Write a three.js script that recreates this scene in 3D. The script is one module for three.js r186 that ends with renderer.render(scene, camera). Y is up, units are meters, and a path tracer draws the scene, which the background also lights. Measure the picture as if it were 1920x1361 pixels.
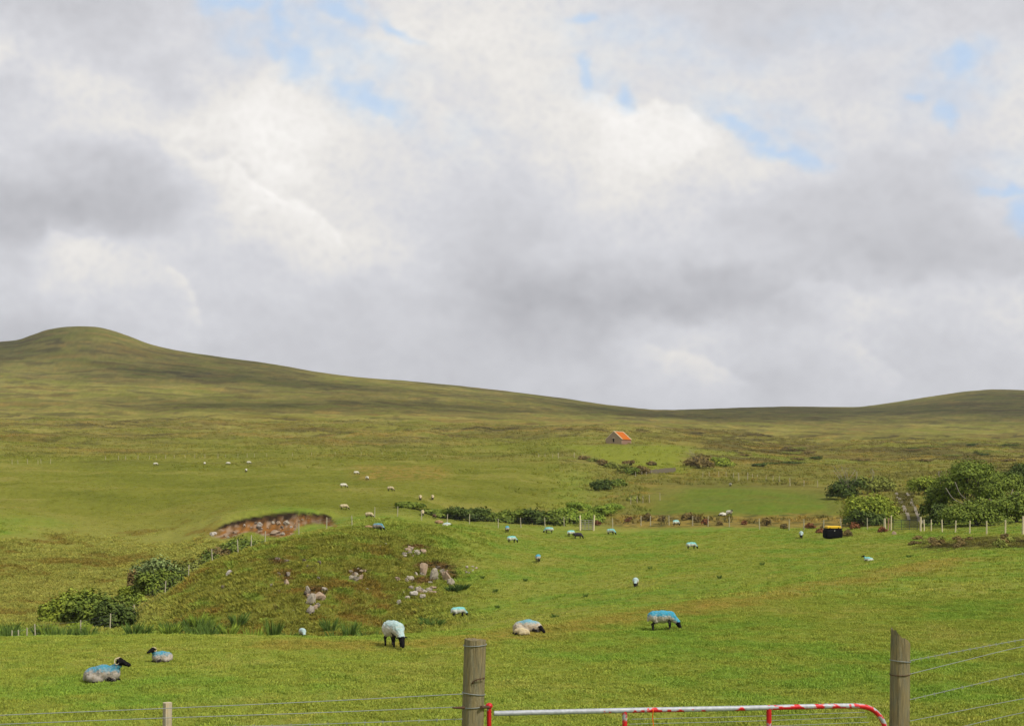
import * as THREE from 'three';
import { MarchingCubes } from 'three/addons/objects/MarchingCubes.js';
import { mergeGeometries, mergeVertices, toCreasedNormals } from 'three/addons/utils/BufferGeometryUtils.js';
import { RoundedBoxGeometry } from 'three/addons/geometries/RoundedBoxGeometry.js';
import { createNoise2D, createNoise3D } from 'simplex-noise';

// ---------------------------------------------------------------- random numbers and noise
function rng(seed) { let a = seed >>> 0; return () => { a = (a + 0x6D2B79F5) | 0; let t = Math.imul(a ^ (a >>> 15), 1 | a); t = (t + Math.imul(t ^ (t >>> 7), 61 | t)) ^ t; return ((t ^ (t >>> 14)) >>> 0) / 4294967296; }; }
const n2 = createNoise2D(rng(11)), n2b = createNoise2D(rng(12)), n3 = createNoise3D(rng(13));
const fbm = (x, y, o = 4) => { let s = 0, a = 0.5, n = 0; for (let i = 0; i < o; i++) { s += a * n2(x, y); n += a; x = x * 2.03 + 17.1; y = y * 2.03 - 9.7; a *= 0.5; } return s / n; };
const fbm3 = (x, y, z, o = 4) => { let s = 0, a = 0.5, n = 0; for (let i = 0; i < o; i++) { s += a * n3(x, y, z); n += a; x = x * 2.03 + 7.1; y = y * 2.03 - 3.7; z = z * 2.03 + 1.3; a *= 0.5; } return s / n; };
const clamp = (x, a, b) => Math.min(b, Math.max(a, x)), mix = (a, b, t) => a + (b - a) * t;
const sstep = (a, b, x) => { const t = clamp((x - a) / (b - a), 0, 1); return t * t * (3 - 2 * t); };
const lin1 = c => { c /= 255; return c <= 0.04045 ? c / 12.92 : Math.pow((c + 0.055) / 1.055, 2.4); };
const lin = (r, g, b) => [lin1(r), lin1(g), lin1(b)];

// ---------------------------------------------------------------- camera (level, the lens shifted up), sky, sun, exposure
const W = 1920, H = 1361, F = 2637, CX = 960, HORIZON = 890, EYE = 5.4, EXPOSURE = 2.4;
const scene = new THREE.Scene();
const camera = new THREE.PerspectiveCamera(2 * Math.atan(H / 2 / F) * 180 / Math.PI, W / H, 0.2, 9000);
camera.position.set(0, EYE, 0);
camera.setViewOffset(W, H, 0, H / 2 - HORIZON, W, H);
camera.updateProjectionMatrix();
const renderer = new THREE.WebGLRenderer({ antialias: true });
renderer.toneMapping = THREE.LinearToneMapping;
renderer.toneMappingExposure = EXPOSURE;
renderer.shadowMap.enabled = true;

const sun = new THREE.DirectionalLight(new THREE.Color(1.0, 0.95, 0.86), 1.5);
sun.position.set(0.62, 0.95, 0.5).multiplyScalar(400);
sun.castShadow = true; sun.shadow.radius = 20; sun.shadow.mapSize.set(4096, 4096);
Object.assign(sun.shadow.camera, { left: -250, right: 250, top: 250, bottom: -250, near: 1, far: 1500 });
scene.add(sun, sun.target);

// cloud brightness (0-255) seen over the valley, every 160 columns and 80 rows of the photograph
const CLOUDS = [
  [200, 198, 206, 214, 212, 222, 223, 215, 208, 204, 207, 208, 206],
  [222, 205, 212, 212, 222, 226, 226, 220, 214, 207, 212, 214, 214],
  [205, 222, 206, 228, 224, 217, 224, 222, 218, 219, 213, 212, 220],
  [212, 216, 226, 236, 228, 216, 221, 228, 230, 216, 217, 214, 219],
  [206, 196, 200, 234, 222, 214, 212, 225, 224, 220, 206, 205, 220],
  [188, 188, 200, 225, 222, 212, 204, 216, 214, 203, 200, 200, 213],
  [205, 222, 214, 212, 226, 210, 200, 208, 207, 206, 196, 194, 200],
  [208, 212, 212, 208, 206, 204, 184, 186, 188, 193, 213, 212, 216],
  [190, 196, 208, 205, 203, 204, 196, 198, 215, 207, 212, 206, 214],
  [190, 195, 200, 203, 203, 200, 204, 206, 210, 200, 208, 206, 206],
  [190, 195, 200, 203, 203, 198, 197, 198, 203, 205, 206, 206, 206]];
const cub = (a, b, c, d, t) => b + 0.5 * t * (c - a + t * (2 * a - 5 * b + 4 * c - d + t * (3 * (b - c) + d - a)));
function cloudGrid(x, y) {
  const gx = clamp(x / 160, 0, 11.999), gy = clamp(y / 80, 0, 9.999), i = Math.floor(gx), j = Math.floor(gy), tx = gx - i, ty = gy - j;
  const r = []; for (let k = -1; k < 3; k++) { const row = CLOUDS[clamp(j + k, 0, 10)]; r.push(cub(row[clamp(i - 1, 0, 12)], row[i], row[i + 1], row[clamp(i + 2, 0, 12)], tx)); }
  return cub(r[0], r[1], r[2], r[3], ty);
}
const GAPS = [[548, 112, 62, 30, 0.5], [516, 35, 22, 60, -0.2], [690, 182, 70, 24, 0.6], [640, 22, 55, 18, 0.2], [750, 60, 40, 9, 0.5], [440, 14, 60, 14, 0], [1092, 140, 14, 34, 0], [1176, 182, 22, 24, 0],
  [1392, 240, 62, 15, 0.45], [1470, 285, 62, 17, 0.3], [1805, 112, 42, 24, -0.5], [1722, 186, 26, 9, 0], [1776, 216, 16, 24, 0], [1900, 356, 60, 9, 0], [1925, 405, 26, 34, 0], [1090, 32, 30, 9, -0.2]];
const VEILS = [[590, 70, 230, 95, 0.35, 0.6], [700, 190, 130, 60, 0.5, 0.45], [470, 70, 90, 60, 0, 0.5], [1180, 70, 190, 70, 0.1, 0.38], [1120, 160, 90, 50, 0, 0.4], [1420, 225, 170, 60, 0.35, 0.5], [1330, 110, 190, 40, 0, 0.3], [1790, 150, 150, 85, -0.3, 0.42], [1890, 330, 110, 60, 0, 0.35], [1560, 60, 200, 60, 0, 0.2], [860, 260, 90, 60, 0, 0.2]];
const RIMS = [ // edges of heaps of cloud: brightness inside, width, points (the heap lies to the right of the way)
  [15, 46, [[655, 490], [640, 450], [600, 400], [560, 372], [520, 366], [470, 335], [430, 300], [380, 300], [340, 268], [300, 262]]],
  [11, 90, [[1360, 300], [1350, 248], [1320, 236], [1303, 212], [1290, 190], [1220, 188], [1198, 202], [1172, 200], [1150, 171], [1110, 172], [1090, 186], [1050, 208]]],
  [17, 16, [[388, 618], [378, 575], [360, 538], [330, 502], [300, 482]]],
  [14, 38, [[1430, 722], [1385, 712], [1345, 690], [1300, 664], [1262, 655], [1200, 625]]],
  [13, 26, [[1705, 716], [1690, 700], [1650, 676], [1622, 650], [1610, 620]]],
  [9, 40, [[240, 470], [190, 440], [150, 452], [95, 425], [70, 470]]],
  [8, 60, [[1650, 560], [1560, 522], [1500, 520], [1430, 560]]],
  [7, 60, [[960, 330], [900, 260], [820, 180], [780, 60]]]];
function rimAt(x, y) {
  let add = 0;
  for (const [amp, wide, pts] of RIMS) {
    if (x < Math.min(pts[0][0], pts.at(-1)[0]) - 160 || x > Math.max(pts[0][0], pts.at(-1)[0]) + 160) continue;
    let best = 1e9, side = 1, end = 1;
    for (let i = 0; i + 1 < pts.length; i++) {
      const [ax, ay] = pts[i], [bx, by] = pts[i + 1], dx = bx - ax, dy = by - ay, t0 = ((x - ax) * dx + (y - ay) * dy) / (dx * dx + dy * dy), t = clamp(t0, 0, 1);
      const d = Math.hypot(x - ax - dx * t, y - ay - dy * t);
      if (d < best) { best = d; side = dx * (y - ay) - dy * (x - ax) < 0 ? 1 : -1; const q = (i + t) / (pts.length - 1); end = Math.min(1, 5 * q, 5 * (1 - q)); }
    }
    add += amp * end * (side > 0 ? Math.exp(-best / wide) * sstep(-3, 9, best) : -0.2 * Math.exp(-best / (wide * 0.6)) * sstep(-1, 5, best) + 0);
  }
  return add;
}
function frameSky(x, y) {
  const wx = 34 * fbm(x / 210, y / 170, 4) + 10 * fbm(x / 55 + 9, y / 50, 3), wy = 24 * fbm(x / 200 + 40, y / 150, 4) + 8 * fbm(x / 50 - 7, y / 45, 3);
  const puff = 1 - Math.abs(fbm(x / 75 + 3, y / 62, 4)) * 2;
  let L = 217 + 1.12 * (cloudGrid(x + wx * 1.5, y + wy * 1.4) - 211) + 5 * fbm(x / 120, y / 80 + 5, 4) + 3 * (puff - 0.5) + 0.7 * fbm(x / 26, y / 22, 3);
  L += rimAt(x + wx * 0.45, y + wy * 0.55);
  let gap = 0;
  const ex = x + wx * 0.7, ey = y + wy * 0.8, rough = 0.55 * fbm(x / 60 + 21, y / 45, 4);
  for (const [cx, cy, rx, ry, a] of GAPS) {
    const c = Math.cos(a), s = Math.sin(a), dx = ex - cx, dy = ey - cy, d = Math.hypot((dx * c + dy * s) / rx, (-dx * s + dy * c) / ry);
    gap = Math.max(gap, 0.9 * sstep(1.9, 0.1, d + rough));
  }
  const thin = 0.6 + 0.75 * fbm(x / 95 + 51, y / 60, 5);
  for (const [cx, cy, rx, ry, a, k] of VEILS) { const c = Math.cos(a), q = Math.sin(a), dx = ex - cx, dy = ey - cy, d = Math.hypot((dx * c + dy * q) / rx, (-dx * q + dy * c) / ry); gap = Math.max(gap, k * clamp(thin, 0, 1.3) * sstep(1.25, 0.2, d)); }
  L += 5 * sstep(206, 226, L) * (1 - 2 * Math.abs(fbm(x / 46 + 70, y / 40, 3)) - 0.45);
  return [L, gap];
}
function skyTexture() {
  const w = 4096, h = 2048, data = new Float32Array(w * h * 4);
  const put = (k, L, gap) => {
    const warm = sstep(216, 236, L);
    let r = L - 1.5 + 3 * warm, g = L - 1 - 0.5 * warm, b = L + 4 - 9 * warm;
    r = mix(r, 178, gap * 0.74); g = mix(g, 209, gap * 0.74); b = mix(b, 246, gap * 0.74);
    data[k] = lin1(r) / EXPOSURE; data[k + 1] = lin1(g) / EXPOSURE; data[k + 2] = lin1(b) / EXPOSURE; data[k + 3] = 1;
  };
  for (let j = 0; j < h; j++) {
    const el = ((j + 0.5) / h - 0.5) * Math.PI, y = Math.sin(el), cy = Math.cos(el);
    for (let i = 0; i < w; i++) {
      const k = (j * w + i) * 4;
      if (el < -0.02) { put(k, 202, 0); continue; }
      const az = ((i + 0.5) / w - 0.5) * 2 * Math.PI, x = Math.cos(az) * cy, z = Math.sin(az) * cy;
      let inside = 0, px = 0, row = 0;
      if (z < -0.3) { px = CX - F * x / z; row = HORIZON + F * y / z; inside = sstep(-420, -60, px) * sstep(2340, 1980, px) * sstep(-420, -50, row); }
      let L = 0, gap = 0;
      if (inside < 1) {
        const q = 2.2 + 2.5 * y, wx = 0.35 * n3(x * 3, y * 5, z * 3), f = fbm3(x * q + wx, y * q * 2.2, z * q - wx, 5), f2 = i % 1 === 0 ? n3(x * 5 + 4, y * 9, z * 5) : 0;
        L = 211 + 22 * f + 5 * f2; gap = sstep(0.34, 0.62, fbm3(x * q * 1.1 - 5, y * q * 2.4, z * q * 1.1 + wx, 4)) * 0.8;
      }
      if (inside > 0) { const [a, b] = frameSky(px, row); L = mix(L, a, inside); gap = mix(gap, b, inside); }
      put(k, L, gap);
    }
  }
  const t = new THREE.DataTexture(data, w, h, THREE.RGBAFormat, THREE.FloatType);
  t.mapping = THREE.EquirectangularReflectionMapping; t.magFilter = t.minFilter = THREE.LinearFilter; t.colorSpace = THREE.LinearSRGBColorSpace; t.needsUpdate = true;
  return t;
}
const sky = skyTexture();
scene.fog = new THREE.FogExp2(0xc4c8d0, 0.00006);
scene.background = sky; scene.environment = sky;

// ---------------------------------------------------------------- the lie of the land
// Profiles of the ground seen along columns of the photograph: [metres away, row of the photograph (above 400) or height against the eye].
// The same bends of the land in each: brow of the near field, foot of it, lower ground, knoll, its crest, gully, foot of the far slope, above it, then the moor.
const near = [[0, -1.75], [5, -2.1], [8, -2.6], [11.5, -3.13], [20, -4.5], [30, -5.38]];
const LAND = [
  [-200, [44, 1213], [75, -10.5], [95, -10.8], [115, -10.5], [130, 1080], [145, 1035], [160, 1000], [180, 955], 890, 866, 843, 813, 782, 748, 700],
  [0, [44.5, 1210], [75, -10.5], [95, 1190], [112, 1145], [130, 1085], [145, 1040], [160, 1003], [180, 960], 890, 868, 845, 815, 785, 750, 700],
  [200, [45, 1207], [75, -10.5], [95, 1192], [110, 1160], [130, 1108], [145, 1065], [160, 1020], [180, 972], 892, 869, 846, 816, 786, 752, 700],
  [300, [45, 1206], [75, -10.3], [94, 1192], [100, 1160], [107, 1125], [122, -10.8], [145, 1060], [180, 972], 893, 870, 846, 816, 787, 754, 706],
  [400, [45, 1206], [74, -10.2], [92, 1192], [100, 1130], [112, 1058], [128, -9.2], [155, 1012], [178, 962], 893, 870, 846, 817, 787, 755, 712],
  [480, [45, 1207], [74, -10.2], [91, 1192], [100, 1115], [116, 1028], [132, -7.8], [160, 1003], [177, 955], 893, 870, 846, 817, 788, 757, 717],
  [560, [45, 1208], [74, -10.2], [91, 1192], [101, 1110], [124, 1006], [138, -6.6], [162, 1000], [177, 952], 893, 870, 847, 817, 788, 758, 722],
  [660, [45, 1210], [75, -10.2], [92, 1192], [104, 1105], [130, 990], [145, -6.0], [165, 980], [180, 950], 893, 870, 847, 817, 789, 761, 729],
  [750, [45.5, 1207], [78, -10.1], [95, 1180], [108, 1100], [134, 985], [150, -5.9], [168, 970], [185, 945], 893, 870, 848, 818, 790, 765, 735],
  [850, [46, 1203], [80, -9.8], [95, 1158], [112, 1095], [138, 1000], [160, 987], [180, -5.9], [205, 948], 897, 872, 849, 820, 795, 771, 742],
  [950, [47.5, 1192], [82, -9.3], [100, 1140], [118, 1075], [145, 1018], [168, 990], [188, -6.3], [215, 950], 902, 874, 850, 822, 800, 777, 750],
  [1100, [51, 1170], [84, -8.7], [104, 1115], [125, 1068], [150, 1025], [172, 993], [192, -6.6], [225, 948], 912, 880, 840, 815, 800, 785, 768],
  [1300, [57, 1140], [86, -7.8], [108, 1080], [128, 1048], [150, 1018], [172, 990], [192, -5.9], [225, 942], 910, 890, 850, 824, 806, 795, 782],
  [1500, [66, 1105], [92, -6.8], [108, 1066], [128, 1038], [146, 1012], [165, 990], [185, 975], [220, 945], 912, 890, 865, 840, 822, 805, 786],
  [1700, [79, 1070], [98, -6.0], [110, 1043], [122, 1030], [135, 1012], [150, 996], [172, 972], [215, 940], 908, 890, 868, 845, 825, 808, 788],
  [1920, [100, 1028], [108, 1018], [116, 1006], [124, 1000], [134, 1000], [150, 985], [175, 968], [215, 942], 912, 890, 868, 848, 830, 810, 790],
  [2150, [104, 1024], [111, 1016], [118, 1006], [126, 1000], [136, 998], [150, 985], [175, 968], [215, 942], 912, 890, 868, 848, 830, 810, 790]];
const SKYLINE = [[-200, 672], [-80, 652], [0, 645], [30, 642], [60, 632], [90, 622], [120, 617], [150, 615.5], [180, 617], [210, 624], [240, 634], [280, 649], [330, 661], [400, 672], [480, 683], [540, 692], [600, 703], [660, 711], [750, 718], [850, 727], [950, 738], [1050, 750], [1150, 764], [1240, 772], [1300, 771], [1400, 769], [1500, 768], [1600, 769], [1640, 765], [1700, 756], [1760, 746], [1820, 738], [1870, 735], [1920, 736], [2150, 752]];
function pchip(xs, ys) { // a smooth curve that does not overshoot
  const n = xs.length, d = [], m = new Array(n).fill(0);
  for (let i = 0; i + 1 < n; i++) d.push((ys[i + 1] - ys[i]) / (xs[i + 1] - xs[i]));
  for (let i = 1; i + 1 < n; i++) if (d[i - 1] * d[i] > 0) { const h0 = xs[i] - xs[i - 1], h1 = xs[i + 1] - xs[i], w1 = 2 * h1 + h0, w2 = h1 + 2 * h0; m[i] = (w1 + w2) / (w1 / d[i - 1] + w2 / d[i]); }
  m[0] = d[0]; m[n - 1] = d[n - 2];
  let at = 0;
  return x => {
    x = clamp(x, xs[0], xs[n - 1]);
    while (at > 0 && x < xs[at]) at--; while (at < n - 2 && x > xs[at + 1]) at++;
    const h = xs[at + 1] - xs[at], t = (x - xs[at]) / h, t2 = t * t, t3 = t2 * t;
    return (2 * t3 - 3 * t2 + 1) * ys[at] + (t3 - 2 * t2 + t) * h * m[at] + (-2 * t3 + 3 * t2) * ys[at + 1] + (t3 - t2) * h * m[at + 1];
  };
}
const hOf = (D, v) => v > 400 ? (HORIZON - v) * D / F : v;
const cols = LAND.map(r => r[0]), FARS = [285, 350, 450, 600, 800, 1100, 1450];
const bendD = [], bendH = [];
for (let k = 0; k < 8; k++) { bendD.push(pchip(cols, LAND.map(r => r[k + 1][0]))); bendH.push(pchip(cols, LAND.map(r => hOf(...r[k + 1])))); }
for (let k = 0; k < 7; k++) { bendD.push(() => FARS[k]); bendH.push(pchip(cols, LAND.map(r => hOf(FARS[k], r[9 + k])))); }
const skyRow = pchip(SKYLINE.map(s => s[0]), SKYLINE.map(s => s[1]));
const ridgeD = px => mix(1900, 2300, sstep(1250, 1500, px));
const scarMask = px => sstep(385, 420, px) * sstep(640, 615, px);
// table of heights: columns every 4 px, distance by logarithm
const PX0 = -160, PXN = 561, PXS = 4, LD0 = Math.log(4), LD1 = Math.log(3600), LDN = 1500, table = new Float32Array(PXN * LDN);
for (let i = 0; i < PXN; i++) {
  const px = PX0 + i * PXS, Ds = near.map(a => a[0]), Hs = near.map(a => a[1]);
  for (let k = 0; k < 15; k++) { Ds.push(bendD[k](px)); Hs.push(bendH[k](px)); }
  const R = ridgeD(px), hr = hOf(R, skyRow(px));
  Ds.push(R, R + 300, 3600); Hs.push(hr, hr - 30, hr - 160);
  const f = pchip(Ds, Hs), a = Ds[12], b = Ds[13], mk = scarMask(px);
  for (let j = 0; j < LDN; j++) {
    let D = Math.exp(mix(LD0, LD1, j / (LDN - 1)));
    if (mk > 0 && D > a && D < b) { const t = (D - a) / (b - a); D = a + (b - a) * mix(t, sstep(0.3, 0.66, t), mk); }
    table[i * LDN + j] = f(D);
  }
}
function lie(px, D) {
  const gx = clamp((px - PX0) / PXS, 0, PXN - 1.001), gy = clamp((Math.log(Math.max(D, 4)) - LD0) / (LD1 - LD0) * (LDN - 1), 0, LDN - 1.001);
  const i = Math.floor(gx), j = Math.floor(gy), u = gx - i, v = gy - j, o = i * LDN + j;
  let h = mix(mix(table[o], table[o + 1], v), mix(table[o + LDN], table[o + LDN + 1], v), u);
  if (D < 4) h = mix(-1.75, h, D / 4);
  return h;
}
const AMAX = Math.atan(0.42);
function bumps(x, z, D) { // unevenness of the ground itself
  let h = 0.05 * n2(x / 2.3, z / 2.3) + 0.02 * n2b(x / 0.8, z / 0.8);
  const rough = sstep(60, 95, D);
  h += rough * (0.16 * fbm(x / 7, z / 7, 3) + 0.05 * n2b(x / 1.7, z / 1.7));
  h += sstep(150, 190, D) * sstep(700, 380, D) * 0.9 * fbm(x / 34 + 7, z / 34, 3);
  const moor = sstep(330, 620, D) * (1 - 0.6 * sstep(1300, 1800, D));
  if (moor > 0) { h += moor * (2.4 * fbm(x / 95 + 3, z / 70, 3) + 1.2 * fbm(x / 40, z / 40, 3) + 0.5 * fbm(x / 14, z / 14, 3)); const hag = n2(x / 38 + 50, z / 30); h -= moor * 0.9 * sstep(0.55, 0.75, hag + 0.25 * n2b(x / 9, z / 9)); }
  return h * (1 - sstep(1500, 1850, D) * 0.5);
}
function ground(x, z) {
  const a = Math.atan2(x, -z), r = Math.hypot(x, z), ca = clamp(a, -AMAX, AMAX), D = r * Math.cos(ca), px = CX + F * Math.tan(ca);
  let h = lie(px, D);
  const back = sstep(1.0, 2.7, Math.abs(a));
  if (back > 0) h = mix(h, 0.5 * (lie(CX + F * 0.42, D) + lie(CX - F * 0.42, D)), back);
  return EYE + h + bumps(x, z, D) * sstep(1, 8, D);
}
const spot = (px, D) => { const x = (px - CX) / F * D; return new THREE.Vector3(x, ground(x, -D), -D); };
function hit(px, row, from = 12) { // where the line of sight through a pixel meets the ground
  const s = (HORIZON - row) / F; let last = from;
  for (let D = from; D < 2600; D *= 1.002) { const x = (px - CX) / F * D; if (EYE + s * D < ground(x, -D)) { let a = last, b = D; for (let k = 0; k < 12; k++) { const m = (a + b) / 2; if (EYE + s * m < ground((px - CX) / F * m, -m)) b = m; else a = m; } return spot(px, b); } last = D; }
  return spot(px, 2400);
}

// ---------------------------------------------------------------- helpers for things, parts and labels
const taken = {};
function numbered(name) { const n = taken[name] = (taken[name] ?? -1) + 1; return n ? `${name}_${String(n).padStart(3, '0')}` : name; }
function shadows(o) { o.traverse(c => { if (c.isMesh) { c.castShadow = true; c.receiveShadow = true; } }); return o; }
function tag(o, label, category, group, kind) { if (label) o.userData.label = label; if (category) o.userData.category = category; if (group) o.userData.group = group; if (kind) o.userData.kind = kind; return o; }
function thing(name, label, category, at = [0, 0, 0], turn = 0, group) { const o = new THREE.Group(); o.name = numbered(name); o.position.set(...(at.isVector3 ? at.toArray() : at)); o.rotation.y = turn; scene.add(o); return tag(o, label, category, group); }
function part(name, geometry, material, parent) { const m = new THREE.Mesh(geometry, material); m.name = name; m.castShadow = m.receiveShadow = true; parent.add(m); return m; }
function alone(name, geometry, material, label, category, at, group) { const m = new THREE.Mesh(geometry, material); m.name = numbered(name); m.castShadow = m.receiveShadow = true; if (at) m.position.copy(at); scene.add(m); return tag(m, label, category, group); }
const std = (c, roughness = 0.9, more = {}) => { const m = new THREE.MeshPhysicalMaterial({ roughness, specularIntensity: roughness > 0.75 ? 0.15 : 0.6, ...more }); m.color.setRGB(...c); return m; };
function tube(pts, r, seg = 24, sides = 8, closed = false) { return new THREE.TubeGeometry(new THREE.CatmullRomCurve3(pts.map(p => p.isVector3 ? p : new THREE.Vector3(...p)), closed), seg, r, sides, closed); }
function rod(a, b, r0, r1 = r0, sides = 8) { // a straight tapered bar from a to b
  const d = new THREE.Vector3().subVectors(b, a), g = new THREE.CylinderGeometry(r1, r0, d.length(), sides, 1); g.translate(0, d.length() / 2, 0);
  g.applyQuaternion(new THREE.Quaternion().setFromUnitVectors(new THREE.Vector3(0, 1, 0), d.normalize())); g.translate(a.x, a.y, a.z); return g;
}
const V = (x, y, z) => new THREE.Vector3(x, y, z);
function noiseTexture(size, fn, srgb = false, repeat = true) {
  const d = new Uint8Array(size * size * 4);
  for (let j = 0; j < size; j++) for (let i = 0; i < size; i++) { const c = fn(i / size, j / size), k = (j * size + i) * 4; d[k] = clamp(c[0], 0, 1) * 255; d[k + 1] = clamp(c[1], 0, 1) * 255; d[k + 2] = clamp(c[2], 0, 1) * 255; d[k + 3] = 255; }
  const t = new THREE.DataTexture(d, size, size); t.magFilter = THREE.LinearFilter; t.minFilter = THREE.LinearMipmapLinearFilter; t.generateMipmaps = true; if (repeat) t.wrapS = t.wrapT = THREE.RepeatWrapping; if (srgb) t.colorSpace = THREE.SRGBColorSpace; t.needsUpdate = true; return t;
}
// noise that tiles, walked on two circles
const tile = (u, v, k, seed = 0) => { const a = u * 2 * Math.PI, b = v * 2 * Math.PI; return n3(Math.cos(a) * k + seed, Math.sin(a) * k + Math.cos(b) * k * 0.73, Math.sin(b) * k - seed); };

// ---------------------------------------------------------------- ground cover colours (plants, earth and stone; hill and moor tones carry some shade)
const K = 1 / 1.1; // from what the photograph shows to base colour
const col = (r, g, b) => lin(r, g, b).map(c => c * K);
const P = { pasture: col(128, 136, 55), lush: col(110, 132, 49), dry: col(141, 134, 68), tan: col(146, 124, 62), rust: col(116, 94, 42), moss: col(100, 106, 36), hillgrassShaded: col(118, 119, 45), olive: col(114, 109, 50), moor: col(121, 113, 58), heather: col(80, 74, 40), peat: col(48, 38, 28), paddock: col(94, 122, 38), bright: col(124, 130, 44), earth: col(112, 82, 50), clay: col(142, 98, 50), stone: col(160, 140, 118), turf: col(113, 112, 45), bent: col(146, 138, 70), grey: col(150, 138, 124) };  // hill and moor grass tones darkened to carry the shade between tufts
const lerp3 = (a, b, t) => [a[0] + (b[0] - a[0]) * t, a[1] + (b[1] - a[1]) * t, a[2] + (b[2] - a[2]) * t];
const LIP = [[560, 1216], [700, 1208], [840, 1199], [980, 1188], [1120, 1168], [1250, 1148], [1380, 1125], [1500, 1105], [1620, 1084], [1700, 1071], [1790, 1052]].map(([a, b]) => { const x = clamp(a, 0, 1920); const k = pchip(cols, LAND.map(r => r[1][0]))(x); return [(x - CX) / F * k, -k]; });
function lipDistance(x, z) { let best = 1e9; for (let i = 0; i + 1 < LIP.length; i++) { const [ax, az] = LIP[i], [bx, bz] = LIP[i + 1], dx = bx - ax, dz = bz - az, t = clamp(((x - ax) * dx + (z - az) * dz) / (dx * dx + dz * dz), 0, 1); best = Math.min(best, Math.hypot(x - ax - dx * t, z - az - dz * t)); } return best; }
const scarTop = pchip([385, 400, 420, 470, 520, 570, 610, 632, 640], [1004, 996, 985, 973, 966, 963, 967, 982, 990]);
const scarLow = pchip([385, 400, 420, 470, 500, 520, 545, 560, 600, 632, 640], [1004, 1008, 1010, 998, 1006, 1008, 1004, 988, 982, 990, 990]);
function cover(x, z, y) {
  const a = clamp(Math.atan2(x, -z), -AMAX, AMAX), D = Math.hypot(x, z) * Math.cos(a), px = CX + F * Math.tan(a), row = HORIZON - F * (y - EYE) / Math.max(D, 1);
  const f1 = fbm(x / 14, z / 14, 4), f2 = fbm(x / 3.4 + 30, z / 3.4, 3), f3 = n2b(x / 0.9, z / 0.9), f4 = fbm(x / 46 - 9, z / 46, 4);
  let c = lerp3(P.pasture, P.lush, sstep(-0.15, 0.55, f1 * 0.7 + f2 * 0.6));
  c = lerp3(c, P.dry, 0.55 * sstep(0.05, 0.6, -f1 * 0.6 + f2 * 0.5 + 0.15 * f3));
  if (D < 60) c = lerp3(c, P.lush, 0.22 * sstep(0.2, 0.7, n2(x / 1.3 + 5, z / 1.3)));
  // worn, dry strip along the brow of the near field
  if (D > 35 && D < 130) { const d = lipDistance(x, z); c = lerp3(c, P.tan, 0.7 * sstep(2.6, 0.3, d + 1.1 * f2) * (0.7 + 0.3 * f3)); }
  // knoll: rough grass, moss and bracken litter
  const knoll = sstep(235, 330, px - (112 - D) * 2) * sstep(925, 730, px + 60 * f1 + 20 * f2) * sstep(86, 92, D) * sstep(141, 116, D + 8 * f2) * sstep(0, 1, 1);
  if (knoll > 0) { c = lerp3(c, P.turf, 0.85 * knoll); c = lerp3(c, P.rust, knoll * 0.8 * sstep(0.05, 0.6, f1 * 0.6 + f2 * 0.6 + 0.2 * sstep(1000, 1120, row) - 0.1)); c = lerp3(c, P.lush, knoll * 0.6 * sstep(0.2, 0.5, fbm(x / 5 + 77, z / 5, 3))); c = lerp3(c, P.heather, knoll * 0.7 * sstep(0.48, 0.7, fbm(x / 3 - 31, z / 3, 3))); }
  // slope on the left: dry brown grass
  const edge = 1004 - 0.2 * clamp(px, -200, 480) + 12 * f1 + 8 * f2, left = sstep(500, 400, px) * sstep(96, 104, D) * sstep(edge - 6, edge + 22, row) * (1 - knoll);
  if (left > 0) { c = lerp3(c, P.dry, 0.55 * left); c = lerp3(c, P.rust, left * 0.7 * sstep(-0.05, 0.5, f1 + 0.5 * f2)); c = lerp3(c, P.lush, 0.5 * left * sstep(0.25, 0.6, f4)); }
  // hillside pasture beyond the gully, its grass tone darkened for tuft shade
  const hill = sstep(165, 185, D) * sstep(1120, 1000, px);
  if (hill > 0) { c = lerp3(c, P.hillgrassShaded, 0.85 * hill); c = lerp3(c, P.moss, 0.6 * hill * sstep(-0.1, 0.5, f4)); c = lerp3(c, P.dry, 0.6 * hill * sstep(0.1, 0.55, -f4 * 0.8 + f1 * 0.5)); if (row < 905 && row > 868 && px > 640 && px < 860) c = lerp3(c, P.tan, 0.75 * sstep(640, 680, px) * sstep(860, 820, px) * sstep(868, 878, row) * sstep(905, 896, row) * sstep(-0.35, 0.2, f2)); }
  // right of the gully: rough grass, a lush paddock and the field below the house
  const rightRough = sstep(1060, 1160, px) * sstep(168, 178, D) * sstep(480, 400, D);
  if (rightRough > 0) { c = lerp3(c, P.olive, 0.75 * rightRough); c = lerp3(c, P.tan, 0.6 * rightRough * sstep(0.1, 0.5, f1)); c = lerp3(c, P.heather, 0.6 * rightRough * sstep(0.3, 0.6, f2 - f1 * 0.3)); }
  const e = 12 * f1 + 5 * f2;
  const paddock = sstep(1200, 1290, px + 2.2 * e + (row - 940) * 2.2) * sstep(1600, 1520, px + 2 * e) * sstep(904, 922, row + e * 0.5 - Math.max(0, px - 1390) * 0.09) * sstep(974, 964, row + e * 0.3);
  c = lerp3(c, lerp3(lerp3(P.paddock, P.moss, clamp(0.4 + 0.6 * f1, 0, 1)), P.hillgrassShaded, 0.35 * sstep(0.1, 0.5, f2 - f1 * 0.4)), paddock * 0.85);
  const houseField = sstep(1060, 1110, px + 1.6 * e - (row - 850) * 2.2) * sstep(1315, 1262, px + 1.8 * e) * sstep(832.5, 838, row + e * 0.1) * sstep(873, 866, row + e * 0.3 + (1150 - px) * 0.14);
  c = lerp3(c, P.bright, houseField * 0.95);
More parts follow.
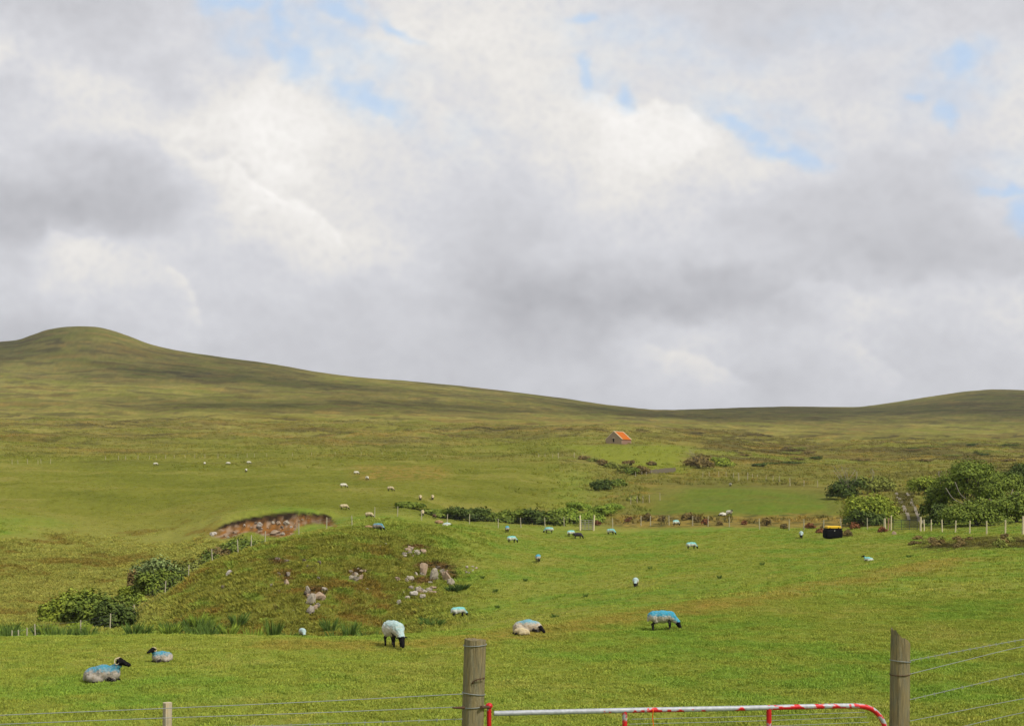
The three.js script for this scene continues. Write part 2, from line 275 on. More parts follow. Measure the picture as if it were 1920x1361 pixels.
  // the moor: bog grass, heather, peat
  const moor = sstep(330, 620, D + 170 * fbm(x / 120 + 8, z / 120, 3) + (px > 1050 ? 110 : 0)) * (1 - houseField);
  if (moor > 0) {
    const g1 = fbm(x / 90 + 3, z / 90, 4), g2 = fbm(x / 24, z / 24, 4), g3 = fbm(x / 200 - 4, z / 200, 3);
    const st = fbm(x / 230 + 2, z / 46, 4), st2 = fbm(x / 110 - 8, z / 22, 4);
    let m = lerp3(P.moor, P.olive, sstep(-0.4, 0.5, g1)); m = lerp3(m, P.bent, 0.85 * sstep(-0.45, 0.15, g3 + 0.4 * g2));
    m = lerp3(m, P.moss, 0.7 * sstep(0.05, 0.45, st2 + 0.3 * g3)); m = lerp3(m, P.hillgrassShaded, 0.7 * sstep(0.0, 0.45, st + g3 * 0.5)); m = lerp3(m, P.tan, 0.75 * sstep(0.05, 0.42, -st * 0.6 + g2 * 0.5 - 0.05));
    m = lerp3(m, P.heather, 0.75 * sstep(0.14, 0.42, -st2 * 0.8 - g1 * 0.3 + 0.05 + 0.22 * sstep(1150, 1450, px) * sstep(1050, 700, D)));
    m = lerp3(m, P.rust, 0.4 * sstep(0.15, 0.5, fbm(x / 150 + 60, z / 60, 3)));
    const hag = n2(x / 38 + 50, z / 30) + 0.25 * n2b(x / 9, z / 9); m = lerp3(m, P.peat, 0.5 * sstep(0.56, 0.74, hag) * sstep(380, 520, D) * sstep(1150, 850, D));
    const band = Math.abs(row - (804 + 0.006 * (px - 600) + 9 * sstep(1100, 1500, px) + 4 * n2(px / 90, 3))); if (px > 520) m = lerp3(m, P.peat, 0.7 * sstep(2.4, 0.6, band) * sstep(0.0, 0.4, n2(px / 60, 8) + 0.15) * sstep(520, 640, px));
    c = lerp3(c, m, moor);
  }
  // quarried bank: peat at the rim, earth and broken stone below
  if (px > 384 && px < 642 && D > 140 && D < 185) {
    const f5 = n2b(x / 1.1, y / 0.8), t = (row - scarTop(px) + 1.2 * f5) / Math.max(scarLow(px) - scarTop(px), 3);
    if (t > -0.15 && t < 1.1) {
      let s = lerp3(P.clay, P.earth, sstep(-0.3, 0.3, f5)); s = lerp3(s, P.stone, sstep(0.1, 0.5, n2(x / 1.2, y / 0.7 + 9)) * 0.7);
      s = lerp3(P.peat, s, sstep(0.12, 0.34, t + 0.16 * f5)); if (px > 560) s = lerp3(s, P.peat, 0.5 * sstep(560, 600, px) * (1 - sstep(618, 628, px)));
      c = lerp3(c, s, sstep(-0.15, -0.02, t) * sstep(1.1, 0.92, t) * scarMask(px));
    }
  }
  // bare earth round the outcrops on the knoll
  for (const [bx, by, rx, ry] of [[812, 1062, 42, 9], [780, 1026, 30, 5], [842, 1075, 18, 14], [790, 1090, 26, 6], [592, 1112, 22, 14], [668, 1074, 18, 8], [520, 1052, 18, 7], [536, 1080, 12, 12]]) { const d = Math.hypot((px - bx) / rx, (row - by) / ry); if (d < 1.5 && D < 140 && D > 90) c = lerp3(c, lerp3(P.peat, P.earth, sstep(-0.4, 0.4, f3)), 0.85 * sstep(1.25, 0.5, d + 0.4 * f2)); }
  // eroded bank on the right and the cart track
  const bank = sstep(1690, 1740, px) * sstep(1003, 1010, row) * sstep(1036, 1024, row + 5 * f2) * sstep(96, 104, D) * sstep(128, 122, D);
  c = lerp3(c, lerp3(P.heather, P.olive, sstep(-0.2, 0.5, f2)), 0.9 * bank); c = lerp3(c, P.peat, 0.7 * bank * sstep(0.1, 0.4, f1 + f3 * 0.4));
  const tx = mix(1694, 1715, sstep(925, 985, row)); const trk = sstep(24, 12, Math.abs(px - tx)) * sstep(918, 926, row) * sstep(994, 988, row) * sstep(140, 150, D);
  c = lerp3(c, P.heather, 0.8 * trk);
  const foot = sstep(960, 968, row + e * 0.3) * sstep(992, 986, row + e * 0.2) * sstep(1120, 1180, px) * sstep(1690, 1640, px) * sstep(150, 158, D); c = lerp3(c, lerp3(P.tan, P.heather, sstep(-0.2, 0.4, f2)), 0.8 * foot);
  const v = 1 + 0.1 * f3 + 0.06 * n2(x / 0.33, z / 0.33) + 0.1 * f2;
  return [c[0] * v, c[1] * v, c[2] * v];
}

// ---------------------------------------------------------------- the ground, one sheet round the camera to beyond the skyline
{
  const Ds = [0.05]; for (let i = 1; i <= 24; i++) Ds.push(8 * i / 24);
  const seg = (a, b, n) => { for (let i = 1; i <= n; i++) Ds.push(a * Math.pow(b / a, i / n)); };
  seg(8, 26, 60); seg(26, 85, 230); seg(85, 190, 290); seg(190, 1000, 230); seg(1000, 2400, 110); seg(2400, 3500, 12);
  const as = [], inner = 560; for (let i = 0; i <= inner; i++) as.push(Math.atan(-0.42 + 0.84 * i / inner));
  const side = 44, step0 = 0.004; const outer = []; for (let i = 1; i <= side; i++) { const t = i / side; outer.push(AMAX + (Math.PI - AMAX) * (0.02 * t + 0.98 * Math.pow(t, 2.2))); }
  const all = [...outer.map(a => -a).reverse(), ...as, ...outer], nc = all.length, nr = Ds.length;
  const pos = new Float32Array(nc * nr * 3), colr = new Float32Array(nc * nr * 3), uv = new Float32Array(nc * nr * 2), idx = new Uint32Array((nc - 1) * (nr - 1) * 6);
  let q = 0;
  for (let j = 0; j < nr; j++) for (let i = 0; i < nc; i++) {
    const a = all[i], r = Ds[j] / Math.cos(clamp(a, -AMAX, AMAX)), x = r * Math.sin(a), z = -r * Math.cos(a), y = ground(x, z), k = j * nc + i;
    pos.set([x, y, z], k * 3); uv.set([x / 9, z / 9], k * 2);
    colr.set(Math.abs(a) < AMAX + 0.2 ? cover(x, z, y) : P.pasture, k * 3);
    if (i && j) { const b = k - 1, c = k - nc, d = c - 1; idx.set([d, c, k, d, k, b], q); q += 6; }
  }
  const g = new THREE.BufferGeometry();
  g.setAttribute('position', new THREE.BufferAttribute(pos, 3)); g.setAttribute('color', new THREE.BufferAttribute(colr, 3)); g.setAttribute('uv', new THREE.BufferAttribute(uv, 2)); g.setIndex(new THREE.BufferAttribute(idx, 1)); g.computeVertexNormals();
  const sward = noiseTexture(1024, (u, v) => { const a = tile(u, v, 20) * 0.5 + tile(u, v, 55, 4) * 0.5 + tile(u, v, 130, 9) * 0.5, s = 0.77 + 0.22 * a, t = 0.09 * tile(u, v, 12, 30); return [s + t, s, s - t * 0.6]; });
  const turfHeight = noiseTexture(512, (u, v) => { const a = 0.5 + 0.3 * tile(u, v, 24, 2) + 0.3 * tile(u, v, 60, 5); return [a, a, a]; });
  const m = new THREE.MeshPhysicalMaterial({ vertexColors: true, roughness: 1, specularIntensity: 0.08, map: sward, bumpMap: turfHeight, bumpScale: 0.05 }); m.color.setRGB(1.25, 1.25, 1.25);
  const o = new THREE.Mesh(g, m); o.name = 'terrain'; o.receiveShadow = o.castShadow = true; o.userData = { kind: 'structure', label: 'green pasture rising through rough moor to bare rounded hills' }; scene.add(o);
}
//@@NEXT
// ---------------------------------------------------------------- cart track: two stony ruts
{
  const ruts = [[[1682, 924], [1688, 936], [1694, 948], [1701, 962], [1706, 976]], [[1702, 924], [1709, 936], [1716, 950], [1723, 966], [1729, 982]]].map((line, s) => {
    const c = new THREE.CatmullRomCurve3(line.map(([a, b]) => hit(a, b, 140))), n = 60, pos = [], idx = [], uv = [];
    for (let i = 0; i <= n; i++) { const p = c.getPoint(i / n), w = 0.22 + 0.1 * n2(i / 3, s * 9); for (const [k, e] of [[-1, 0], [0, 0.02], [1, 0]]) { const x = p.x + k * w; pos.push(x, ground(x, p.z) + 0.035 + e, p.z); uv.push(k, i / 4); } if (i) { const a = i * 3, b = a - 3; for (const k of [0, 1]) idx.push(b + k, b + k + 1, a + k + 1, b + k, a + k + 1, a + k); } }
    const g = new THREE.BufferGeometry(); g.setAttribute('position', new THREE.Float32BufferAttribute(pos, 3)); g.setAttribute('uv', new THREE.Float32BufferAttribute(uv, 2)); g.setIndex(idx); g.computeVertexNormals(); return g;
  });
  const o = new THREE.Mesh(mergeGeometries(ruts), std(col(132, 124, 108), 1)); o.name = 'track'; o.receiveShadow = true; o.userData = { kind: 'structure', label: 'two pale stony wheel ruts climbing between the bushes' }; scene.add(o);
}

// ---------------------------------------------------------------- stone
function rockGeometry(seed, sx, sy, sz, rough = 0.28) {
  const g = mergeVertices(new THREE.BoxGeometry(1.5, 1.5, 1.5, 4, 4, 4).deleteAttribute('uv').deleteAttribute('normal')), p = g.attributes.position, r = rng(seed * 7 + 3);
  for (let i = 0; i < p.count; i++) { const v = V(p.getX(i), p.getY(i), p.getZ(i)), l = v.length(); v.multiplyScalar(mix(1, 1 / l, 0.4)); p.setXYZ(i, v.x, v.y, v.z); }
  const planes = []; for (let i = 0; i < 8; i++) { const v = V(r() - 0.5, r() - 0.5, r() - 0.5).normalize(); planes.push([v, 0.5 + 0.35 * r()]); }
  for (let i = 0; i < p.count; i++) { const v = V(p.getX(i), p.getY(i), p.getZ(i)); v.multiplyScalar(1 + rough * n3(v.x * 1.6 + seed, v.y * 1.6, v.z * 1.6)); for (const [n, d] of planes) { const e = v.dot(n) - d; if (e > 0) v.addScaledVector(n, -e); } p.setXYZ(i, v.x * sx, v.y * sy, v.z * sz); }
  const c = toCreasedNormals(g, 0.2), q = c.attributes.position, a = new Float32Array(q.count * 3);
  for (let i = 0; i < q.count; i++) { const k = 0.82 + 0.28 * n3(q.getX(i) * 4 + seed, q.getY(i) * 4, q.getZ(i) * 4) + 0.12 * n3(q.getX(i) * 13, q.getY(i) * 13, q.getZ(i) * 13 + seed); a.set([k, k, k], i * 3); }
  c.setAttribute('color', new THREE.BufferAttribute(a, 3)); return c;
}
const stoneMats = [col(176, 166, 148), col(158, 148, 132), col(172, 150, 126), col(190, 182, 170), col(120, 108, 94)].map(c => std(c, 0.95, { vertexColors: true }));
let rockSeed = 1;
function rock(px, row, w, h, mat, label, group, lean = 0, from = 60) {
  const s = rockSeed++, p = hit(px, row + h * 0.45, from), m = -p.z / F, g = rockGeometry(s, w * m * 0.6, h * m * 0.64, Math.min(w, h * 1.4) * m * 0.55);
  const o = alone('rock', g, stoneMats[mat], label, 'rock', null, group); o.position.set(p.x, p.y + h * m * 0.3, p.z); o.rotation.set(0, s * 1.7 % 0.8 - 0.4, lean); return o;
}
const G1 = 'bare rocks of the grey outcrop low on the knoll';
rock(582, 1121, 17, 22, 0, 'largest grey block in the tall outcrop low on the knoll', G1); rock(581, 1143, 14, 19, 1, 'square grey block at the foot of the tall outcrop', G1); rock(577, 1104, 10, 17, 1, 'narrow upright stone at the head of the tall outcrop', G1, 0.1); rock(599, 1116, 20, 17, 2, 'sloping slab leaning on the largest grey block', G1, 0.6); rock(608, 1105, 11, 11, 0, 'rounded stone topping the sloping slab', G1, 0.3);
const G2 = 'small rocks in the middle of the knoll';
rock(677, 1070, 18, 6, 1, 'thin tilted slab in the middle of the knoll', G2, -0.6); for (const [a, b, w, h, m] of [[659, 1082, 12, 8, 0], [675, 1081, 10, 9, 2], [667, 1076, 8, 8, 0]]) rock(a, b, w, h, m, 'small pale rock beside the thin tilted slab', G2);
const G3 = 'rocks of the stepped outcrop near the knoll top';
rock(794, 1067, 14, 30, 2, 'tall upright tan slab in the stepped outcrop', G3, -0.15); rock(811, 1077, 15, 27, 0, 'broad leaning slab beside the tall upright tan slab', G3, -0.5); rock(837, 1079, 16, 20, 2, 'blocky pale rock at the edge of the stepped outcrop', G3, 0.4); rock(845, 1090, 15, 16, 0, 'fallen block under the edge of the stepped outcrop', G3, 0.3); rock(828, 1070, 10, 12, 1, 'dull stone wedged under the turf of the stepped outcrop', G3);
{ const r = rng(17); for (let i = 0; i < 34; i++) { const q = [[812, 1076, 34, 14], [592, 1122, 20, 18], [779, 1033, 24, 6], [670, 1077, 16, 8], [782, 1108, 26, 8]][i % 5], w = 4 + 6 * r(); rock(q[0] + (r() - 0.5) * 2 * q[2], q[1] + (r() - 0.5) * 2 * q[3], w * 1.3, w, [0, 1, 2, 2, 4][Math.floor(r() * 5)], 'jagged broken rock set in the turf of an outcrop on the knoll', 'broken rocks of the knoll outcrops', (r() - 0.5) * 1.2); } }
for (const [a, b, w, h, m] of [[769, 1084, 12, 11, 0], [745, 1085, 11, 9, 2], [763, 1087, 8, 7, 1], [806, 1092, 9, 5, 3]]) rock(a, b, w, h, m, 'small rock at the foot of the stepped outcrop', 'stones along the foot of the stepped outcrop');
for (const [a, b, w, h, m] of [[771, 1102, 10, 9, 1], [776, 1113, 14, 12, 3], [784, 1105, 12, 11, 0], [793, 1117, 13, 11, 0], [810, 1102, 17, 7, 2], [810, 1110, 18, 6, 2], [764, 1120, 9, 9, 0], [748, 1128, 11, 10, 3], [757, 1111, 5, 5, 0]]) rock(a, b, w, h, m, 'loose pale boulder lying below the stepped outcrop', 'boulders tumbled below the stepped outcrop');
for (const [a, b, w, h, m] of [[764, 1031, 13, 9, 2], [780, 1034, 14, 9, 0], [793, 1033, 14, 10, 2], [759, 1042, 7, 5, 0], [773, 1042, 6, 5, 2]]) rock(a, b, w, h, m, 'pale stone showing through the turf on the knoll crest', 'stones in the turf of the knoll crest');
{ const r = rng(5); for (let i = 0; i < 14; i++) rock(868 + 28 * r(), 1062 + 12 * r(), 3 + 2.5 * r(), 3 + 1.5 * r(), [0, 2, 3][i % 3], 'small stone scattered beside the stepped outcrop', 'scattered stones beside the stepped outcrop'); }
for (const [a, b, w, h, m] of [[723, 1020, 6, 5, 3], [712, 1024, 5, 3, 0], [689, 1104, 4, 4, 3], [597, 1084, 6, 7, 1], [509, 1097, 7, 7, 1], [550, 1145, 4, 3, 0]]) rock(a, b, w, h, m, 'single small stone on the rough grass of the knoll', 'single stones on the knoll');
for (const [a, b, w, h] of [[519, 1048, 14, 8], [537, 1051, 10, 5], [570, 1050, 6, 6], [575, 1061, 7, 5], [598, 1054, 7, 7], [521, 1075, 9, 6], [523, 1108, 7, 5]]) rock(a, b, w, h, 4, 'dark stone standing in for a dark hollow of the upper knoll', 'dark stones standing in for hollows of the upper knoll');  // dark stones put in for the dark hollows in the turf
rock(540, 1076, 7, 9, 1, 'grey stone standing above a pale split one', G2); rock(537, 1091, 9, 15, 2, 'pale split stone below a grey one on the knoll', G2, 0.2);
rock(427, 1073, 9, 14, 3, 'whitish upright boulder on the knoll slope near the fence', undefined, -0.6); rock(417, 1100, 7, 7, 4, 'small dark boulder below the whitish upright one'); rock(1677, 999, 9, 7, 2, 'pinkish boulder beside the field gate', undefined, 0, 100);
const GS = 'stones in the quarried bank';
rock(396, 1001, 8, 8, 3, 'whitish stone at the low end of the quarried bank', GS, 0, 140); rock(485, 984, 9, 12, 3, 'white leaning stone in the middle of the quarried bank', GS, -0.5, 140); rock(517, 998, 22, 12, 2, 'broad tan ledge under the quarried bank', GS, 0, 140);
{ const r = rng(91); for (let i = 0; i < 28; i++) { const px = 402 + 165 * r(), t = 0.3 + 0.65 * r(), row = mix(scarTop(px), scarLow(px), t), w = 3.5 + 5 * r() * r(); rock(px, row, w * 1.2, w, [0, 2, 2, 3, 4][i % 5], 'small broken stone in the earth of the quarried bank', GS, r() - 0.5, 140); } }

// ---------------------------------------------------------------- plants
const leafMat = new THREE.MeshPhysicalMaterial({ vertexColors: true, roughness: 0.85, specularIntensity: 0.25, side: THREE.DoubleSide });
const barkMat = std(col(104, 96, 84), 0.95), deadMat = std(col(152, 142, 130), 0.95);
const lf = (r, g, b) => col(r, g, b).map(c => c * 1.8); const greens = { mid: [lf(98, 109, 40), lf(64, 78, 30)], dark: [lf(72, 84, 36), lf(44, 56, 25)], bright: [lf(118, 126, 42), lf(84, 98, 34)], grey: [lf(112, 122, 74), lf(70, 84, 44)], olive: [lf(112, 116, 50), lf(82, 88, 40)], fern: [lf(112, 126, 42), lf(80, 100, 36)], rust: [lf(112, 72, 44), lf(76, 52, 36)], brown: [lf(112, 96, 54), lf(74, 66, 40)], rush: [lf(82, 100, 40), lf(58, 78, 32)] };
function leafCloud(seed, lobes, count, size, tones, up = 0.35) { // many leaf sprays spread through the volume of a few lobes, thickest near their skins
  const r = rng(seed), pos = new Float32Array(count * 18) , cl = new Float32Array(count * 18);
  const vol = lobes.map(l => l[3] * l[4] + l[4] * l[5] + l[3] * l[5]), sum = vol.reduce((a, b) => a + b); let k = 0;
  for (let i = 0; i < count; i++) {
    let t = r() * sum, li = 0; while (li < lobes.length - 1 && (t -= vol[li]) > 0) li++;
    const [cx, cy, cz, rx, ry, rz] = lobes[li], d = V(r() * 2 - 1, r() * 2 - 1, r() * 2 - 1); if (d.lengthSq() > 1 || d.lengthSq() < 0.02) { i--; continue; } d.normalize(); if (d.y < -0.5) d.y *= -0.6;
    const clump = 0.80 + 0.34 * n3(d.x * 3.1 + seed + li * 5, d.y * 3.1, d.z * 3.1), depth = (1 - 0.45 * Math.pow(r(), 2.2)) * clump;
    const p = V(cx + d.x * rx * depth, cy + d.y * ry * depth, cz + d.z * rz * depth); if (p.y < 0.02) p.y = 0.02 + r() * 0.15;
    const n = V(d.x + (r() - 0.5) * 1.3, d.y + up + (r() - 0.5) * 1.1, d.z + (r() - 0.5) * 1.3).normalize(), a = V(r() - 0.5, r() - 0.5, r() - 0.5).cross(n).normalize(), b = V().crossVectors(n, a), s = size * (0.6 + 0.8 * r()), w = s * (0.45 + 0.25 * r());
    const v = [p.clone().addScaledVector(a, -s), p.clone().addScaledVector(b, w).addScaledVector(n, 0.15 * s), p.clone().addScaledVector(a, s), p.clone().addScaledVector(b, -w).addScaledVector(n, 0.15 * s)];
    const mixk = clamp(0.5 + 0.5 * n3(p.x * 1.3 + seed, p.y * 1.3, p.z * 1.3) + (r() - 0.5) * 0.6, 0, 1), c = lerp3(tones[1], tones[0], mixk), j = 0.85 + 0.3 * r();
    for (const e of [0, 1, 2, 0, 2, 3]) { pos.set([v[e].x, v[e].y, v[e].z], k); cl.set([c[0] * j, c[1] * j, c[2] * j], k); k += 3; }
  }
  const g = new THREE.BufferGeometry(); g.setAttribute('position', new THREE.BufferAttribute(pos, 3)); g.setAttribute('color', new THREE.BufferAttribute(cl, 3)); g.computeVertexNormals(); return g;
}
let plantSeed = 100;
function bush(name, category, label, px, D, wpx, hpx, tones, { group, leaf = 0.16, count = 2600, lobes = 6, base, up, depth = 0.7, bark = barkMat, bare = 0 } = {}) {
  const at = base ? hit(px, base, D) : spot(px, D), m = -at.z / F, w = wpx * m, h = hpx * m, s = plantSeed++, r = rng(s * 13 + 1), L = [[0, h * 0.45, 0, w * 0.36, h * 0.46, w * 0.34 * depth]];
  for (let i = 1; i < lobes; i++) { const a = (i + r() * 0.7) / (lobes - 1) * 2 * Math.PI, q = w * (0.22 + 0.1 * r()), ry = h * (0.25 + 0.13 * r()); L.push([Math.cos(a) * w * 0.30, i % 2 ? ry * 0.75 : h * (0.3 + 0.35 * r()), Math.sin(a) * w * 0.3 * depth, q * 0.85, ry, q * depth]); }
  const o = thing(name, label, category, at, 0, group);
  const stems = []; const ns = 4; for (let i = 0; i < ns; i++) { const a = i / ns * 6.28 + r(), l = L[i % L.length]; stems.push(tube([[Math.cos(a) * 0.12, -0.15, Math.sin(a) * 0.12], [l[0] * 0.35, h * 0.22, l[2] * 0.35], [l[0] * 0.9, l[1] + l[4] * 0.4, l[2] * 0.9]], 0.035 + 0.012 * h, 8, 5)); }
  part('stem', mergeGeometries(stems), bark, o);
  const f = part('foliage', leafCloud(s, L, count, leaf, tones, up), leafMat, o); f.userData.kind = undefined; delete f.userData.kind;
  for (let i = 0; i < bare; i++) { const a = (r() - 0.5) * 2.2, b = r() - 0.3; const p0 = V((r() - 0.5) * w * 0.3, h * 0.45, w * 0.2), p1 = V(p0.x + a * w * 0.22, h * (0.75 + 0.15 * r()), w * 0.3), p2 = V(p0.x + a * w * 0.36, h * (1.02 + 0.25 * r()), w * 0.28 * b); part('bare_branch', mergeGeometries([tube([p0, p1, p2], 0.028, 10, 5), tube([p1, V(p1.x + a * w * 0.02, h * 1.0, p1.z), V(p1.x - a * w * 0.08, h * 1.2, p1.z * 0.5)], 0.016, 8, 4)]), deadMat, o); }
  return o;
}
// left of the knoll
const BL = 'bushes in the gully left of the knoll';
bush('bush', 'bush', 'large dark bush low in the gully left of the knoll', 170, 103, 120, 78, greens.mid, { group: BL, count: 5200, lobes: 8, leaf: 0.14 });
bush('bush', 'bush', 'dark low bush merging with the large one in the gully', 215, 101, 90, 60, greens.dark, { group: BL, count: 3200, lobes: 7, leaf: 0.13 });
bush('bush', 'bush', 'bright green low bush at the open end of the gully', 108, 104, 78, 60, greens.bright, { group: BL, count: 3000, lobes: 7, leaf: 0.13 });
bush('bush', 'bush', 'grey green rounded bush further up the gully', 302, 124, 128, 88, greens.grey, { group: BL, count: 5200, lobes: 9, leaf: 0.15 });
bush('bush', 'bush', 'brown leaved shrub beside the grey green rounded bush', 250, 122, 40, 52, greens.brown, { group: BL, count: 1200, lobes: 5, leaf: 0.14 });
bush('bush', 'bush', 'green thicket under the quarried bank behind the fence', 455, 138, 105, 46, greens.mid, { group: BL, count: 3600, lobes: 8, leaf: 0.15 });
bush('bush', 'bush', 'brownish thicket beside the low end of the quarried bank', 408, 136, 60, 44, greens.brown, { group: BL, count: 2000, lobes: 6, leaf: 0.15 });
bush('bush', 'bush', 'small green bush between the large dark one and the grey green one', 243, 112, 56, 40, greens.mid, { group: BL, count: 1900, lobes: 6, leaf: 0.14 }); bush('bush', 'bush', 'trailing green scrub above the grey green rounded bush', 362, 124, 78, 70, greens.olive, { group: BL, count: 2600, lobes: 8, leaf: 0.14 });
[[330, 118, 60, 58, 'mid', 'leafy bush between the grey green bush and the knoll fence'], [395, 131, 60, 50, 'mid', 'leafy bush behind the fence where the knoll steepens'], [200, 106, 70, 66, 'olive', 'olive bush filling the gap behind the large dark one'], [140, 108, 80, 70, 'bright', 'light green bush behind the bright one at the gully mouth'], [280, 116, 70, 60, 'mid', 'spreading green bush below the grey green rounded one']].forEach(([px, D, w, h, t, label]) => bush('bush', 'bush', label, px, D, w, h, greens[t], { group: BL, count: 2600, lobes: 8, leaf: 0.13 }));
for (const [px, row, w, h] of [[225, 1150, 40, 30], [250, 1120, 36, 26], [310, 1105, 40, 18], [262, 1135, 26, 22], [285, 1112, 24, 18], [232, 1120, 34, 24], [205, 1165, 50, 16], [150, 1180, 60, 14], [330, 1095, 30, 16], [90, 1170, 40, 20]]) bush('bramble', 'bramble', 'low yellow green bramble along the fence in the gully', px, 90, w, h, greens.bright, { base: row, group: 'brambles along the gully fence', count: 700, lobes: 5, leaf: 0.12 });
// gully behind the middle fence
const BG = 'bushes in the gully behind the field fence';
[[880, 986, 96, 30, 'dark', 'long dark bush at the left end of the fenced gully'], [955, 986, 76, 32, 'mid', 'rounded green bush behind the field fence posts'], [1003, 984, 62, 36, 'dark', 'dense dark bush in the deepest part of the gully'], [1040, 982, 62, 38, 'mid', 'tall green bush left of the wooden hurdle gate'], [820, 984, 70, 16, 'mid', 'low green scrub where the far sheep gather'], [770, 975, 60, 12, 'mid', 'thin green scrub at the head of the gully meadow']].forEach(([px, row, w, h, t, label]) => bush('bush', 'bush', label, px, 182, w, h, greens[t], { group: BG, count: 2600, lobes: 7, leaf: 0.2 }));
for (const [px, D, w, h] of [[1075, 190, 60, 26], [1105, 194, 64, 26], [1130, 205, 60, 22], [1085, 215, 56, 18], [1150, 215, 46, 16], [1060, 205, 50, 20]]) bush('bracken', 'bracken', 'bright green bracken patch behind the wooden hurdle gate', px, D, w, h, greens.fern, { group: 'bracken behind the hurdle gate', count: 2400, lobes: 8, leaf: 0.14, up: 0.7 });
bush('bush', 'bush', 'small dark round bush up the gully from the bracken', 1128, 262, 44, 24, greens.dark, { group: BG, count: 1500, leaf: 0.24 }); bush('bush', 'bush', 'small green bush beside the dark round one up the gully', 1160, 275, 34, 18, greens.mid, { group: BG, count: 1100, leaf: 0.24 });
bush('bush', 'bush', 'squat olive bush between the paddock posts and bracken', 1188, 228, 30, 14, greens.olive, { group: BG, count: 800, leaf: 0.2 });
// hedge below the house
const BH = 'hedge bushes along the field below the house';
for (const [px, row, w, h, t] of [[1095, 862, 26, 8, 'brown'], [1112, 866, 28, 9, 'olive'], [1130, 872, 30, 12, 'brown'], [1148, 878, 30, 14, 'olive'], [1166, 886, 34, 18, 'olive'], [1186, 890, 34, 18, 'mid'], [1204, 888, 30, 16, 'brown'], [1222, 872, 22, 8, 'brown'], [1180, 872, 26, 10, 'brown']]) bush('hedge_bush', 'hedge', 'weathered hedge bush along the field below the house', px, 240, w, h, greens[t], { base: row, group: BH, count: 900, leaf: 0.28, lobes: 5 });
bush('bush', 'bush', 'brown thicket at the end of the field below the house', 1312, 240, 62, 30, greens.brown, { base: 878, count: 2000, leaf: 0.3, bare: 3 }); bush('bush', 'bush', 'bright green bush behind the brown thicket', 1356, 240, 50, 22, greens.bright, { base: 876, count: 1300, leaf: 0.3 });
const seedBefore = plantSeed; plantSeed = 900;
for (let i = 0, r = rng(808); i < 30; i++) { const px = 1370 + 560 * r(), row = 832 + 52 * r(); if (px > 1560 && row > 868) continue; bush('moor_shrub', 'shrub', 'low dark shrub on the rough moor above the paddock', px, 260, 22 + 40 * r(), 4 + 4 * r(), [greens.dark, greens.olive, greens.brown][i % 3], { base: row, group: 'low shrubs on the moor above the paddock', count: 700, lobes: 7, leaf: 0.2 }); }
for (const [px, D, w, h] of [[915, 184, 60, 22], [985, 186, 50, 24], [1022, 190, 50, 26], [850, 184, 60, 16], [935, 192, 80, 16]]) bush('bush', 'bush', 'leafy scrub filling the gully line behind the field fence', px, D, w, h, greens.mid, { group: BG, count: 1600, lobes: 7, leaf: 0.17 });
plantSeed = seedBefore;
// right hand thickets by the track
const BR = 'bushes either side of the cart track';
bush('bush', 'bush', 'yellow green rounded bush left of the cart track', 1634, 160, 116, 72, greens.bright, { group: BR, base: 984, count: 8000, lobes: 11, leaf: 0.14 });
bush('bush', 'bush', 'dark undergrowth bush below the yellow green rounded one', 1622, 158, 90, 34, greens.dark, { group: BR, base: 986, count: 2600, lobes: 8, leaf: 0.16 });
bush('bush', 'bush', 'dark wind bent bush with bare grey branches', 1586, 185, 82, 50, greens.dark, { group: BR, base: 937, count: 3000, lobes: 7, leaf: 0.2, bare: 6 });
bush('bush', 'bush', 'pale olive bush behind the dark wind bent one', 1640, 225, 84, 36, greens.olive, { group: BR, base: 922, count: 2600, leaf: 0.22, bare: 2 });
bush('bush', 'bush', 'yellow green hedge bush at the top of the cart track', 1738, 195, 84, 40, greens.bright, { group: BR, base: 926, count: 3000, lobes: 8, leaf: 0.2 });
bush('bush', 'bush', 'shady olive bush hanging over the cart track', 1757, 168, 66, 76, greens.mid, { group: BR, base: 974, count: 3200, lobes: 7, leaf: 0.18, bare: 3 });
bush('bush', 'bush', 'low dense green bush behind the right hand fence', 1832, 152, 140, 62, greens.mid, { group: BR, base: 994, count: 8000, lobes: 11, leaf: 0.14 });
bush('bush', 'bush', 'dark hollow bush between the track and right fence', 1768, 158, 70, 46, greens.dark, { group: BR, base: 990, count: 2600, lobes: 7, leaf: 0.17 });
bush('bush', 'bush', 'spreading green bush at the far end of the fence', 1908, 158, 110, 74, greens.mid, { group: BR, base: 990, count: 4200, lobes: 8, leaf: 0.18 });
